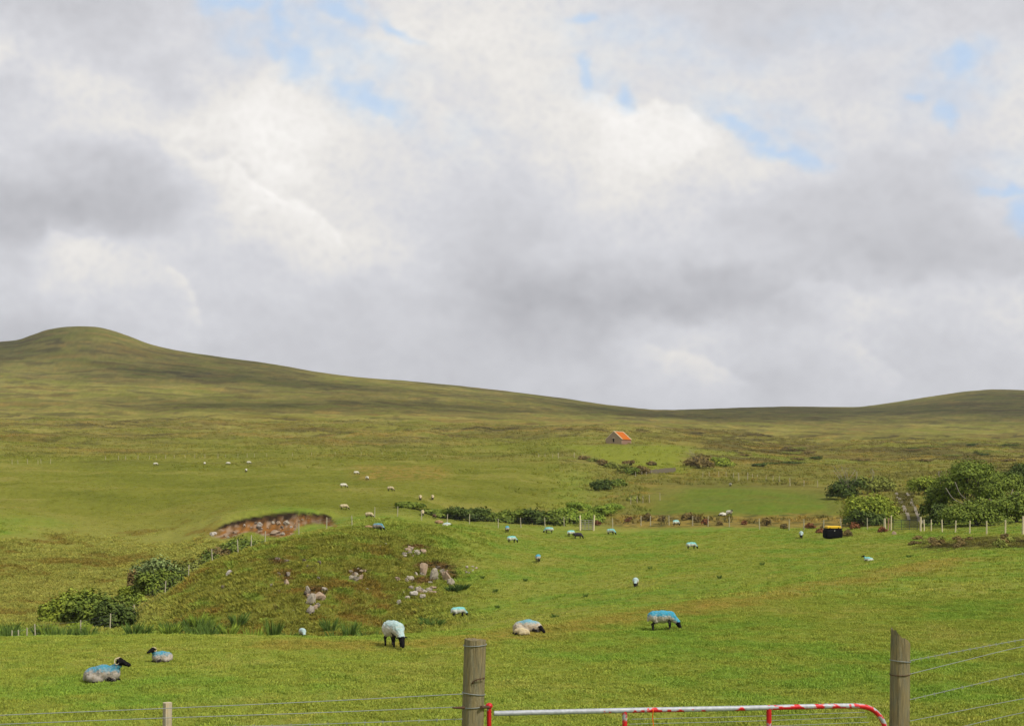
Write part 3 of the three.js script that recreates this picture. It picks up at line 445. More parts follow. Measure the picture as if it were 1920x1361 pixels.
function tree(label, px, base, from, wpx, hpx, tones, bare, group) {
  const at = hit(px, base, from), m = -at.z / F, w = wpx * m, h = hpx * m, s = plantSeed++, r = rng(s * 5 + 2), o = thing('hawthorn_tree', label, 'tree', at, 0, group), L = [];
  const limbs = [];
  for (let i = 0; i < 9; i++) { const a = i * 2.4 + r(), d = w * (0.08 + 0.26 * r()), y = h * (0.42 + 0.4 * r() - 0.25 * d / w), q = w * (0.17 + 0.08 * r()); L.push([Math.cos(a) * d, y, Math.sin(a) * d * 0.8, q, h * (0.15 + 0.07 * r()), q * 0.85]); limbs.push(tube([[0, h * 0.12, 0], [Math.cos(a) * d * 0.3, h * 0.32, Math.sin(a) * d * 0.3], [Math.cos(a) * d, y, Math.sin(a) * d * 0.8]], 0.05, 10, 5)); }
  L.push([0, h * 0.8, 0, w * 0.2, h * 0.2, w * 0.18]);
  const trunk = new THREE.LatheGeometry([[0.24, -0.3], [0.17, 0.1], [0.13, h * 0.14], [0.1, h * 0.3], [0, h * 0.36]].map(p => new THREE.Vector2(...p)), 9); const tp = part('trunk', trunk, barkMat, o); part('limbs', mergeGeometries(limbs), barkMat, tp);
  part('crown', leafCloud(s, L, 10000, 0.15, tones, 0.3), leafMat, o);
  for (let i = 0; i < bare; i++) { const x0 = -w * (0.18 + 0.1 * r()) * (i % 3 ? 1 : -1), y0 = h * (0.22 + 0.1 * r()); part('bare_branch', tube([[x0 * 0.5, y0, w * 0.36], [x0 * 1.1, y0 + h * 0.1, w * 0.42], [x0 * 1.35, y0 + h * (0.24 + 0.1 * r()), w * 0.38]], 0.035, 10, 5), deadMat, o); }
}
tree('tall dark bushy tree standing above the other bushes by the track', 1816, 976, 165, 176, 118, greens.mid, 3, 'trees by the cart track');
tree('bushy green tree on the slope behind the tall dark one', 1866, 964, 175, 130, 84, greens.mid, 2, 'trees by the cart track');
tree('dark tree at the top end of the right hand thicket', 1912, 956, 185, 110, 92, greens.dark, 3, 'trees by the cart track');
for (let i = 0, r = rng(333); i < 26; i++) { const px = 1712 + 230 * r(), row = 1012 + 18 * r() - Math.abs(px - 1815) * 0.04; bush('heather_clump', 'heather', 'low dark heather clump on the eroded bank below the fence', px, 90, 16 + 16 * r(), 6 + 5 * r(), i % 3 ? greens.brown : greens.olive, { base: row, group: 'heather on the eroded bank', count: 260, lobes: 4, leaf: 0.09 }); }
// reeds, docks and brown seed heads along the field fence
function clump(name, label, category, group, at, h, w, n, tones, seed) {
  const r = rng(seed), pos = [], cl = [];
  for (let i = 0; i < n; i++) { const a = r() * 6.28, d = w * 0.32 * Math.sqrt(r()), x = Math.cos(a) * d, z = Math.sin(a) * d, hh = h * (0.55 + 0.5 * r()), lean = 0.45 * w * (0.3 + r()), b = r() * 6.28, bw = 0.018 + 0.012 * h, ex = x + Math.cos(a) * lean, ez = z + Math.sin(a) * lean, c = lerp3(tones[1], tones[0], r());
    const dx = Math.cos(b) * bw, dz = Math.sin(b) * bw; pos.push(x - dx, -0.05, z - dz, x + dx, -0.05, z + dz, (x + ex) / 2 + dx * 0.7, hh * 0.62, (z + ez) / 2 + dz * 0.7, x - dx, -0.05, z - dz, (x + ex) / 2 + dx * 0.7, hh * 0.62, (z + ez) / 2 + dz * 0.7, ex, hh, ez);
    for (let k = 0; k < 6; k++) cl.push(...c); }
  const g = new THREE.BufferGeometry(); g.setAttribute('position', new THREE.Float32BufferAttribute(pos, 3)); g.setAttribute('color', new THREE.Float32BufferAttribute(cl, 3)); g.computeVertexNormals();
  return alone(name, g, leafMat, label, category, at, group);
}
for (const [px, row, w, h] of [[1215, 977, 24, 17], [1242, 978, 20, 13], [1290, 975, 30, 18], [1308, 979, 22, 16], [1322, 984, 16, 13], [1350, 984, 14, 9], [1396, 984, 16, 10], [1437, 986, 26, 18], [1470, 992, 18, 12], [1520, 992, 22, 14], [1545, 994, 18, 12], [1603, 992, 24, 16], [1590, 1006, 26, 15], [1538, 1000, 20, 10], [1655, 998, 20, 12], [1120, 985, 16, 10], [1180, 978, 18, 10]])
  bush('dock_clump', 'dock', 'rusty brown dock clump along the field fence', px, 140, w, h, (px * 7) % 3 ? greens.rust : greens.brown, { base: row, group: 'brown docks along the field fence', count: 420, lobes: 4, leaf: 0.13 });
{ const r = rng(61); const list = [[632, 1203, 18], [618, 1200, 14], [512, 1206, 22], [475, 1206, 20], [445, 1205, 14], [400, 1208, 12], [690, 1200, 12], [740, 1196, 10], [655, 1200, 16], [540, 1206, 6]];
  for (let i = 0; i < 46; i++) list.push([10 + 420 * r(), 1196 + 12 * r(), 8 + 9 * r()]);
  for (let i = 0; i < 8; i++) list.push([640 + 180 * r(), 1182 + 12 * r(), 2 + 2 * r()]);
  list.forEach(([px, row, h], i) => { const D = 84 + 12 * ((i * 37) % 10) / 10, p = spot(px, D), top = 0.4 + 0.045 * h; clump('rush_clump', 'dark green rush clump along the wet foot of the knoll', 'rushes', 'rushes along the foot of the knoll', p, top, 0.9 + 0.3 * r(), 90, i % 4 === 3 ? greens.fern : greens.rush, 700 + i); }); }
for (const [px, row] of [[933, 1141], [1040, 1163], [929, 1110], [1098, 1120], [985, 1090], [1350, 1085], [1430, 1060], [905, 1085], [1220, 1068], [1705, 1046]]) clump('rush_clump', 'small dark rush tuft alone in the open lower pasture', 'rushes', 'lone rush tufts in the lower pasture', hit(px, row, 60), 0.3, 0.32, 60, greens.rush, px);
for (const [px, row] of [[855, 1108], [866, 1106], [848, 1111]]) clump('rush_clump', 'dark rush clump beside the fallen blocks of the outcrop', 'rushes', 'rushes beside the fallen blocks', hit(px, row, 60), 0.55, 1.0, 110, [greens.dark[1], greens.rush[1]], px);

// ---------------------------------------------------------------- farm things: the house
const woodTex = (() => { const t = noiseTexture(512, (u, v) => { const g = 0.5 + 0.28 * tile(u * 1, v, 26, 3) , s = tile(u, v * 0.25, 60, 8); const line = fbm(u * 90, v * 3.2 + 4, 3), crack = sstep(0.38, 0.55, fbm(u * 46 + 5, v * 1.6, 3)); const k = 0.78 + 0.42 * line + 0.1 * s + 0.06 * g - 0.5 * crack, q = 0.7 * tile(u, v, 1.1, 21) + 0.4 * tile(u, v * 0.5, 5, 40); return [k * (1 + 0.14 * q), k * (0.98 + 0.04 * q), k * (0.92 - 0.12 * q)]; }); return t; })();
const postMat = std(col(176, 164, 130), 0.95, { map: woodTex, bumpMap: woodTex, bumpScale: 0.012 }), paleWood = std(col(226, 212, 176), 0.9), farWood = std(col(190, 178, 150), 0.95), greyWood = std(col(186, 178, 150), 0.95), wireMat = std([0.22, 0.23, 0.22], 0.6, { metalness: 0.3 });
{
  const g0 = hit(1151, 832, 300), at = g0, o = thing('stone_cottage', 'small stone cottage with an orange roof and pale gable copings', 'house', [at.x, at.y - 0.15, at.z - 0.5], -0.5);
  const w = 5.9, L = 8.2, eave = 1.75, ridge = 4.35;
  const stone = std(col(150, 132, 108), 1, { bumpMap: noiseTexture(256, (u, v) => { const a = 0.5 + 0.5 * tile(u, v, 14, 7); return [a, a, a]; }), bumpScale: 0.04 }), coping = std(col(206, 190, 158), 0.9), rusts = [col(192, 102, 32), col(178, 92, 30), col(200, 114, 42)].map(c => std(c, 0.9)), dark = std([0.02, 0.015, 0.012], 1);
  const shape = new THREE.Shape([[-w / 2, 0], [w / 2, 0], [w / 2, eave], [0, ridge], [-w / 2, eave]].map(p => new THREE.Vector2(...p))), hole = new THREE.Path([[-0.42, 0.75], [-0.42, 2.1], [0.22, 2.1], [0.22, 0.75]].map(p => new THREE.Vector2(...p))), back = shape.clone();
  shape.holes.push(hole);
  const gw = 0.5, gable = new THREE.ExtrudeGeometry(shape, { depth: gw, bevelEnabled: false }), gable2 = new THREE.ExtrudeGeometry(back, { depth: gw, bevelEnabled: false }); gable.translate(0, 0, -gw); gable2.translate(0, 0, -L);
  const gm = part('gable_wall', gable, stone, o); part('gable_wall', gable2, stone, o);
  for (const s of [-1, 1]) { const b = new THREE.BoxGeometry(0.5, eave - 0.02, L - 2 * gw - 0.004); b.translate(s * (w / 2 - 0.25), (eave - 0.02) / 2, -L / 2); part('side_wall', b, std(col(148, 118, 98), 1), o); }
  const lintel = new THREE.BoxGeometry(0.95, 0.2, 0.1); lintel.translate(-0.1, 2.22, 0.02); part('lintel', lintel, coping, gm); const sh = new THREE.BoxGeometry(0.62, 1.33, 0.05); sh.translate(-0.1, 1.425, -0.34); part('dark_opening_panel', sh, dark, gm);  // near-black panel stands for the dark inside the window opening
  const sl = Math.hypot(w / 2 + 0.2, (ridge - eave) * (1 + 0.4 / w)), an = Math.atan2(ridge - eave, w / 2);
  for (const s of [-1, 1]) {
    const slope = thingPart('roof_slope', o); slope.rotation.z = s > 0 ? -an : an; slope.position.set(0, ridge + 0.06, 0);
    const n = 14, lw = (L - 2 * gw - 0.02) / n; for (let i = 0; i < n; i++) { const b = new THREE.BoxGeometry(sl, 0.035, lw - 0.01); b.translate(s * sl / 2, (i % 2) * 0.012, -gw - lw * (i + 0.5)); part('roof_sheet', b, rusts[(i * 5 + (s > 0 ? 1 : 0)) % 3], slope); }
    for (const z of [-gw / 2, -L + gw / 2]) { const b = new THREE.BoxGeometry(sl + 0.05, 0.16, gw + 0.06); b.translate(s * sl / 2, 0.06, z); part('coping', b, coping, slope); }
  }
  const rd = new THREE.CylinderGeometry(0.11, 0.11, L - 0.6, 8); rd.rotateX(Math.PI / 2); rd.translate(0, ridge + 0.1, -L / 2); part('ridge_cap', rd, coping, o);
  shadows(o);
}
function thingPart(name, parent) { const g = new THREE.Group(); g.name = name; parent.add(g); return g; }

// ---------------------------------------------------------------- fences, hurdles and gates in the fields
function stake(h, r, seed) { const g = new THREE.CylinderGeometry(r * 0.86, r, h + 0.3, 7, 3), p = g.attributes.position, q = rng(seed), lx = (q() - 0.5) * 0.1, lz = (q() - 0.5) * 0.1; for (let i = 0; i < p.count; i++) { const y = p.getY(i) + (h + 0.3) / 2; p.setXYZ(i, p.getX(i) * (1 + 0.12 * n3(p.getX(i) * 9 + seed, y, p.getZ(i) * 9)) + lx * y, y - 0.3, p.getZ(i) + lz * y); } g.computeVertexNormals(); return g; }
let stakeSeed = 1;
function fence(name, label, posts, { h = 1.2, r = 0.055, wires = [0.35, 0.6, 0.85, 1.1], mat = greyWood, from = 60, group, wr = 0.0035, fixed } = {}) {
  const pts = posts.map(([px, row, k = 1]) => ({ p: fixed ? spot(px, row) : hit(px, row, from), k })), b = pts[0].p, o = thing(name, label, 'fence', b, 0, group);
  for (const { p, k } of pts) { const m = part('post', stake(h * k, r * (k > 1.15 ? 1.5 : 1), stakeSeed++), mat, o); m.position.copy(p).sub(b); }
  for (const y of wires) { const seg = []; for (let i = 0; i + 1 < pts.length; i++) { const u = pts[i].p, v = pts[i + 1].p; if (u.distanceTo(v) > 26) continue; seg.push(rod(V(u.x - b.x, u.y - b.y + y, u.z - b.z), V(v.x - b.x, v.y - b.y + y, v.z - b.z), wr, wr, 4)); } if (seg.length) part('wire', mergeGeometries(seg), wireMat, o); }
  return o;
}
const upto = (a, b, n, r0, r1) => Array.from({ length: n }, (_, i) => [mix(a, b, i / (n - 1)) + 7 * n2(i * 3.7, a), mix(r0, r1, i / (n - 1)) + 0.8 * n2(i * 2.1, b), 0.85 + 0.25 * Math.abs(n2(i * 5.3, a + b))]);
fence('field_fence', 'post and wire fence left of the hurdle gate along the gully', [[702, 168], [745, 168], [790, 168], [838, 168], [880, 168], [934, 168], [977, 169], [1022, 171], [1058, 172], [1088, 172.5]], { fixed: true });
fence('field_fence', 'post and wire fence between hurdle gate and the feeder', [[1113, 993], [1149, 991], [1202, 986], [1220, 986], [1255, 985], [1299, 986], [1328, 987], [1368, 988], [1425, 992], [1480, 994], [1508, 994], [1545, 995], [1578, 993], [1627, 992], [1658, 994]], { from: 100, h: 1.25, r: 0.06 });
fence('roadside_fence', 'fence of pale posts in front of the dark right hand thicket', [[1727, 996, 1.2], [1734, 996], [1747, 996], [1768, 997], [1792, 999], [1819, 1000], [1851, 1003], [1886, 1002], [1919, 1002, 1.25], [1960, 1002]], { from: 112, h: 1.25, r: 0.065, mat: paleWood });
fence('knoll_fence', 'fence of thin posts climbing the edge of the knoll', [[20, 86], [34, 87], [49, 88], [66, 90], [150, 94], [205, 99], [250, 104], [308, 108.5], [352, 111], [398, 113], [446, 116], [470, 117], [496, 119], [560, 126], [612, 129.5], [660, 133]], { fixed: true, r: 0.05 });
fence('hill_fence', 'far line of pale stakes across the left hillside', [...upto(18, 95, 6, 871, 869), ...upto(200, 480, 16, 863, 857)], { wires: [], from: 250, h: 1.15, r: 0.055, mat: farWood });
fence('hill_fence', 'far line of stakes beside the dark peat banks', [...upto(500, 800, 8, 856, 852)], { wires: [], from: 250, h: 1.1, r: 0.05, mat: farWood });
fence('paddock_fence', 'pale fence along the top of the lush paddock', [[1318, 895], [1330, 894], [1348, 893], [1362, 894], [1376, 896], [1386, 901, 1.5], [1402, 901, 1.5], [1411, 898], [1421, 899], [1437, 901], [1450, 902], [1462, 903], [1482, 911, 1.3], [1508, 911], [1534, 912]], { wires: [], from: 230, h: 1.2, r: 0.06, mat: farWood });
fence('paddock_fence', 'short row of stakes at the left corner of the paddock', [[1183, 946], [1195, 944], [1206, 943], [1218, 942], [1238, 938]], { wires: [], from: 190, h: 1.2, r: 0.05, mat: farWood });
fence('cottage_fence', 'two stout pale stakes with others below the cottage field', [[1010, 857], [1022, 858], [1036, 858], [1047, 859, 1.4], [1077, 858, 1.3], [1092, 860]], { wires: [], from: 250, h: 1.1, r: 0.065, mat: farWood });
function barGate(name, label, a, b, h, bars, mat, uprights, rr, category = 'gate') {
  const o = thing(name, label, category, a), d = V().subVectors(b, a), at = (t, y) => V(d.x * t, d.y * t + y, d.z * t);
  for (let i = 0; i < bars; i++) { const y = 0.15 + (h - 0.15) * i / (bars - 1); part('rail', rod(at(0.02, y), at(0.98, y), rr), mat, o); }
  for (const t of uprights) part('upright', rod(at(t, 0.1), at(t, h + 0.02), rr * 1.15), mat, o);
  return o;
}
{ const p = hit(1088, 995, 100), q = hit(1113, 995, 100), o = barGate('hurdle_gate', 'grey barred hurdle gate between two tall pale posts', p, q, 1.25, 6, std(col(150, 146, 138), 0.8), [0.08, 0.36, 0.64, 0.92], 0.028); for (const k of [p, q]) { const m = part('gate_post', stake(1.85, 0.1, stakeSeed++), paleWood, o); m.position.copy(k).sub(p); } }
{ const p = hit(1674, 995, 100), q = hit(1726, 995, 100); barGate('field_gate', 'dark metal field gate at the foot of the cart track', p, V(q.x - 0.2, q.y, q.z), 1.15, 6, std(col(78, 82, 80), 0.6, { metalness: 0.4 }), [0.03, 0.35, 0.67, 0.97], 0.022); }
{ const list = [[1661, 994, 1.3, paleWood, 'pale slim gatepost beside the field gate'], [1665.5, 995, 1.35, std(col(178, 140, 118), 0.95), 'reddish middle gatepost beside the field gate'], [1671.5, 995, 1.65, paleWood, 'tallest pale gatepost hanging the field gate']]; for (const [px, row, h, m, label] of list) alone('gate_post', stake(h, 0.075, stakeSeed++), m, label, 'post', hit(px, row, 100), 'gateposts beside the field gate'); }
{ const p = hit(1213, 889, 240), q = hit(1264, 884, 240), o = thing('sheep_pen', 'grey timber sheep pen at the end of the hedge', 'pen', p), d = V().subVectors(q, p), m = std(col(132, 122, 104), 0.95), n = 12;
  for (let i = 0; i < n; i++) { const b = new THREE.BoxGeometry(d.length() / n * 0.7, 0.95 + 0.2 * n2(i * 1.7, 4), 0.06); b.translate(d.x * (i + 0.5) / n, d.y * (i + 0.5) / n + 0.45, d.z * (i + 0.5) / n); part('board', b, m, o); }
  for (const t of [0, 0.33, 0.67, 1]) { const s = part('post', stake(1.2, 0.09, stakeSeed++), m, o); s.position.set(d.x * t, d.y * t, d.z * t - 0.12); }
  const rail = rod(V(0, 0.75, 0.09), V(d.x, d.y + 0.75, d.z + 0.09), 0.05); part('rail', rail, m, o); }
fence('paddock_fence', 'dark stakes standing before the grey sheep pen', [[1192, 893], [1204, 892], [1212, 892], [1222, 890]], { wires: [], from: 240, h: 1.0, r: 0.07 });
// black feeder with a yellow lid
{ const p = hit(1562, 1009, 100), o = thing('livestock_feeder', 'black rounded livestock feeder with a yellow lid in the field', 'feeder', p, 0.1), black = std([0.006, 0.006, 0.007], 0.8), yellow = std(col(236, 190, 40), 0.55);
  const body = new RoundedBoxGeometry(1.72, 1.0, 1.15, 6, 0.22), bp = body.attributes.position; for (let i = 0; i < bp.count; i++) { const y = bp.getY(i), k = 1 + 0.1 * (1 - (y / 0.5) ** 2); bp.setX(i, bp.getX(i) * k); bp.setZ(i, bp.getZ(i) * k); } body.computeVertexNormals(); body.translate(0, 0.46, 0); part('body', body, black, o);
  const band = new RoundedBoxGeometry(1.66, 0.1, 1.12, 3, 0.04); band.translate(0, 0.97, 0); part('rim', band, black, o);
  const lid = new RoundedBoxGeometry(1.46, 0.26, 1.0, 4, 0.06); lid.translate(0, 1.13, 0); const lm = part('lid', lid, yellow, o); for (const s of [-1, 1]) { const k = new RoundedBoxGeometry(0.1, 0.1, 0.06, 2, 0.02); k.translate(s * 0.45, 1.06, 0.52); part('latch', k, black, lm); }
  const disc = new THREE.CylinderGeometry(0.05, 0.05, 0.04, 12); disc.rotateX(Math.PI / 2); disc.translate(0, 0.78, 0.63); part('badge', disc, std(col(190, 188, 180), 0.8), o); }

// ---------------------------------------------------------------- foreground: strainer posts, wires and the red gate
function strainer(px0, px1, rowTop, D, rpx, cut) { // a round post that leans from px1 at the bottom of the picture to px0 at its top
  const top = V((px0 - CX) / F * D, EYE + (HORIZON - rowTop) / F * D, -D), low = V((px1 - CX) / F * D, EYE + (HORIZON - 1361) / F * D, -D), dir = V().subVectors(top, low).normalize(), gy = ground(low.x, low.z) - 0.4, base = low.clone().addScaledVector(dir, -(low.y - gy) / dir.y), len = base.distanceTo(top), r = rpx / F * D;
  const sides = 40, rows = 26, pos = [], uv = [], idx = [];
  for (let j = 0; j <= rows; j++) for (let i = 0; i <= sides; i++) { const a = i / sides * 2 * Math.PI, t = j / rows, k = 1 + 0.035 * n3(Math.cos(a) * 1.5, Math.sin(a) * 1.5, t * 3 + px0) + 0.02 * n3(Math.cos(a) * 6, Math.sin(a) * 6, t + px0) - 0.015 * t + 0.03 * (1 - t), x = Math.cos(a) * r * k, z = Math.sin(a) * r * k; let y = t * len; if (t > 0.8) y -= cut(x / r, z / r, a) * r * (t - 0.8) / 0.2; if (j === rows) { } pos.push(x, y, z); uv.push(i / sides * 2, y * 0.9); if (i && j) { const q = j * (sides + 1) + i, b = q - 1, c = q - sides - 1; idx.push(b - sides - 1, q, c, b - sides - 1, b, q); } }
  const ring = rows * (sides + 1), c0 = pos.length / 3; let cy = 0; // end grain, a little hollow
  for (const [f, dip] of [[0.72, 0.04], [0.4, 0.1]]) for (let i = 0; i <= sides; i++) { const k = (ring + i) * 3, a = i / sides * 2 * Math.PI; pos.push(pos[k] * f, mix(pos[k + 1], len - cut(0, 0, 0) * r, 1 - f) - dip * r * (1 + n2(a * 3, px0)), pos[k + 2] * f); uv.push(i / sides, f); }
  for (let i = 0; i < sides; i++) { idx.push(ring + i, c0 + i, ring + i + 1, ring + i + 1, c0 + i, c0 + i + 1); const e = c0 + sides + 1; idx.push(c0 + i, e + i, c0 + i + 1, c0 + i + 1, e + i, e + i + 1); }
  pos.push(0, len - cut(0, 0, 0) * r - 0.15 * r, 0); uv.push(0.5, 0.5); const m = pos.length / 3 - 1; for (let i = 0; i < sides; i++) idx.push(c0 + sides + 1 + i, m, c0 + sides + 2 + i);
  let g = new THREE.BufferGeometry(); g.setAttribute('position', new THREE.Float32BufferAttribute(pos, 3)); g.setAttribute('uv', new THREE.Float32BufferAttribute(uv, 2)); g.setIndex(idx); g = toCreasedNormals(g, 0.8);
  g.applyQuaternion(new THREE.Quaternion().setFromUnitVectors(V(0, 1, 0), dir)); return { g, base, top, r, D, dir };
}
const seen = (px, row, D) => V((px - CX) / F * D, EYE + (HORIZON - row) / F * D, -D);
const loopOn = (s, row, tilt = 0) => { const c = seen(0, row, s.D), t = (c.y - s.base.y) / s.dir.y, o = s.base.clone().addScaledVector(s.dir, t), pts = []; for (let i = 0; i < 24; i++) { const a = i / 24 * 2 * Math.PI; pts.push(V(o.x + Math.cos(a) * s.r * 1.05, o.y + tilt * Math.cos(a + 0.4) * s.r, o.z + Math.sin(a) * s.r * 1.05)); } return tube(pts, 0.0035, 60, 5, true); };
const galv = std([0.26, 0.28, 0.27], 0.55, { metalness: 0.3 }), rusty = std(col(96, 74, 58), 0.8, { metalness: 0.3 });
const strand = (pts, r = 0.003) => tube(pts, r, pts.length * 8, 5);
const barbed = (pts, every = 0.13, r = 0.0028) => { const c = new THREE.CatmullRomCurve3(pts), n = Math.floor(c.getLength() / every), gs = [strand(pts, r)]; for (let i = 0; i < n; i++) { const p = c.getPointAt((i + 0.5) / n), a = i * 1.9; gs.push(rod(V(p.x, p.y - 0.014, p.z - 0.008 * Math.cos(a)), V(p.x + 0.008, p.y + 0.014, p.z + 0.008 * Math.cos(a)), 0.0016, 0.0016, 4), rod(V(p.x - 0.006, p.y + 0.012, p.z), V(p.x + 0.01, p.y - 0.012, p.z + 0.006), 0.0016, 0.0016, 4)); } return mergeGeometries(gs); };
{
  const s = strainer(891, 886, 1199, 11.2, 20.5, (x, z) => 0.1 * x * 0.4 + 0.05 * n2(x * 3, z * 3));
  const o = thing('wire_fence', 'wire fence with a thick round weathered strainer post left of the red gate', 'fence', s.base), off = g => g.translate(-s.base.x, -s.base.y, -s.base.z);
  const post = part('strainer_post', s.g, postMat, o); part('wire_loop', off(loopOn(s, 1199 + 10, 0.05)), galv, post); part('barbed_offcut', off(barbed([seen(884, 1282, 11.11), seen(890, 1276, 11.1), seen(900, 1273, 11.1), seen(909, 1271.5, 11.13)], 0.03, 0.004)), rusty, post); part('wire_loop', off(loopOn(s, 1300, -0.12)), galv, post); part('wire_loop', off(loopOn(s, 1324, 0.05)), galv, post);
  const k2 = [seen(311, 1361, 10.55)]; const sx = k2[0].x, sz = k2[0].z, sg = stake(1.27, 0.042, 77); const stk = part('stake', sg, std(col(206, 192, 168), 0.9, { map: woodTex }), o); stk.position.set(sx - s.base.x, ground(sx, sz) - s.base.y, sz - s.base.z);
  const run = (rows, fn = strand, r) => off(fn([seen(868, rows[0], 11.15), seen(590, (rows[0] + rows[1]) / 2 + 1, 10.86), seen(311, rows[1], 10.5), seen(0, rows[2], 10.15), seen(-320, rows[2] + 14, 9.8)], r));
  part('wire', run([1301, 1328, 1341]), galv, o); part('wire', run([1325, 1346, 1358]), galv, o); part('barbed_wire', run([1348, 1366, 1380], pts => barbed(pts, 0.14)), galv, o); part('wire', run([1385, 1400, 1418]), galv, o);
  const hook = rod(seen(849, 1327, 11.0), seen(870, 1327, 11.1), 0.007, 0.012); part('hinge_bolt', off(mergeGeometries([hook, rod(seen(902, 1326, 11.1), seen(916, 1326, 11.25), 0.012)])), rusty, o);
}
{
  const s = strainer(1690, 1687, 1178, 11.9, 18.3, (x, z, a) => Math.max(0, 0.95 * (x + 0.75)) * 0.95 + (x > -0.45 && x < 0.1 ? 0.22 : 0) + 0.28 * Math.max(0, n2(x * 4 + 2, z * 4)));
  const o = thing('wire_fence', 'wire fence with a splintered slanting post right of the red gate', 'fence', s.base), off = g => g.translate(-s.base.x, -s.base.y, -s.base.z);
  const post = part('strainer_post', s.g, postMat, o); part('wire_loop', off(loopOn(s, 1239, -0.1)), galv, post); part('wire_loop', off(loopOn(s, 1264, 0.04)), rusty, post);
  const run = (a, b, fn = strand, r) => off(fn([seen(1706, a, 11.85), seen(1815, mix(a, b, 0.52), 12.55), seen(1920, b, 13.3), seen(2130, b - 32, 15.2)], r));
  part('barbed_wire', run(1239, 1199, pts => barbed(pts, 0.12)), galv, o); part('wire', run(1264, 1212), galv, o); part('wire', run(1312, 1263, pts => barbed(pts, 0.16)), galv, o); part('wire', run(1352, 1310), galv, o); part('wire', run(1386, 1336), galv, o); part('wire', run(1420, 1372), galv, o);
  const p2 = seen(2128, 1200, 15.2), sg = part('stake', stake(1.5, 0.05, 78), postMat, o); sg.position.set(p2.x - s.base.x, ground(p2.x, p2.z) - s.base.y, p2.z - s.base.z);
}
{ // the gate: galvanised tube with the last of its red paint
  const A = seen(917, 1338, 11.3), B = seen(1662, 1322, 11.75), o = thing('farm_gate', 'tubular metal farm gate with flaking red paint between two posts', 'gate', [A.x, ground(A.x, A.z), A.z]), b = o.position, top = A.y - b.y, d = V(B.x - A.x, B.y - A.y, B.z - A.z), at = (t, y) => V(d.x * t, d.y * t + y, d.z * t);
  const red = col(214, 26, 34), zinc = [0.43, 0.45, 0.48];
  const painted = (g, amount, seed, under = 0) => { const p = g.attributes.position, n = g.attributes.normal, c = new Float32Array(p.count * 3); for (let i = 0; i < p.count; i++) { const x = p.getX(i), y = p.getY(i), z = p.getZ(i), k = fbm3(x * 5 + seed, y * 9, z * 9, 3) + 0.35 * n3(x * 19, y * 30, z * 30 + seed) - under * (n.getY(i) + 0.35), a = typeof amount === 'function' ? amount(x) : amount, t = sstep(-0.05, 0.05, k + a), j = 0.9 + 0.16 * n3(x * 24, y * 30 + seed, z * 24); c.set(lerp3(zinc, red, t).map(v => v * j), i * 3); } g.setAttribute('color', new THREE.BufferAttribute(c, 3)); return g; };
  const gm = new THREE.MeshStandardMaterial({ vertexColors: true, roughness: 0.5, metalness: 0.15 }), r = 0.0215;
  const curve = [at(0.012, top), at(0.3, top + 0.002), at(0.6, top), at(0.9, top), at(0.935, top - 0.005), at(0.962, top - 0.03), at(0.982, top - 0.085), at(0.995, top - 0.16), at(1.0, top - 0.26), at(1.0, top - 0.6), at(1.0, 0.12)];
  part('top_rail', painted(new THREE.TubeGeometry(new THREE.CatmullRomCurve3(curve, false, 'centripetal'), 700, r, 16), x => x < 0.9 ? -0.75 : mix(-0.42, 0.28, sstep(0.9, 3.2, x)) + 0.25 * sstep(0, 0.4, n2(x * 3.1, 2)), 3, 0.3), gm, o);
  part('hinge_stile', painted(tube([at(0, 0.08), at(0, 0.6), at(0, top + 0.06)], 0.019, 90, 14), 0.45, 9), gm, o); const knob = new THREE.SphereGeometry(0.03, 14, 10); knob.scale(1, 0.85, 1); knob.translate(0, top + 0.062, 0); part('hinge_eye', painted(knob, 0.9, 2), gm, o);
  for (const t of [0.333, 0.697]) part('brace', painted(tube([at(t, 0.1), at(t, 0.6), at(t, top)], 0.021, 90, 14), 0.35, t * 40), gm, o);
  for (const y of [0.12, 0.3, 0.5, 0.72, 0.94]) part('rail', painted(new THREE.TubeGeometry(new THREE.LineCurve3(at(0.004, y), at(0.998, y)), 300, 0.0165, 10), -0.1, y * 50, 0.3), gm, o);
  [[1.0, 0.36, 0.955], [1.045, 0.345, 0.95], [1.085, 0.35, 0.945], [0.99, 0.6, 0.93]].slice(0, 3).forEach(([y, t0, t1]) => part('wire', strand([at(t0, top - 1.155 + y), at((t0 + t1) / 2, top - 1.157 + y + 0.004), at(t1, top - 1.15 + y + 0.01)], 0.0024), galv, o));
  const tw = alone('twine', tube([[0, 0.024, 0.0], [0.003, 0.0, 0.026], [-0.001, -0.06, 0.023], [0.006, -0.12, 0.024], [0, -0.2, 0.022], [0.01, -0.34, 0.024]], 0.0035, 40, 6), std(col(240, 110, 30), 0.8), 'orange baler twine hanging from the top rail of the farm gate', 'twine'); tw.position.copy(at(0.402, top)).add(b);
}
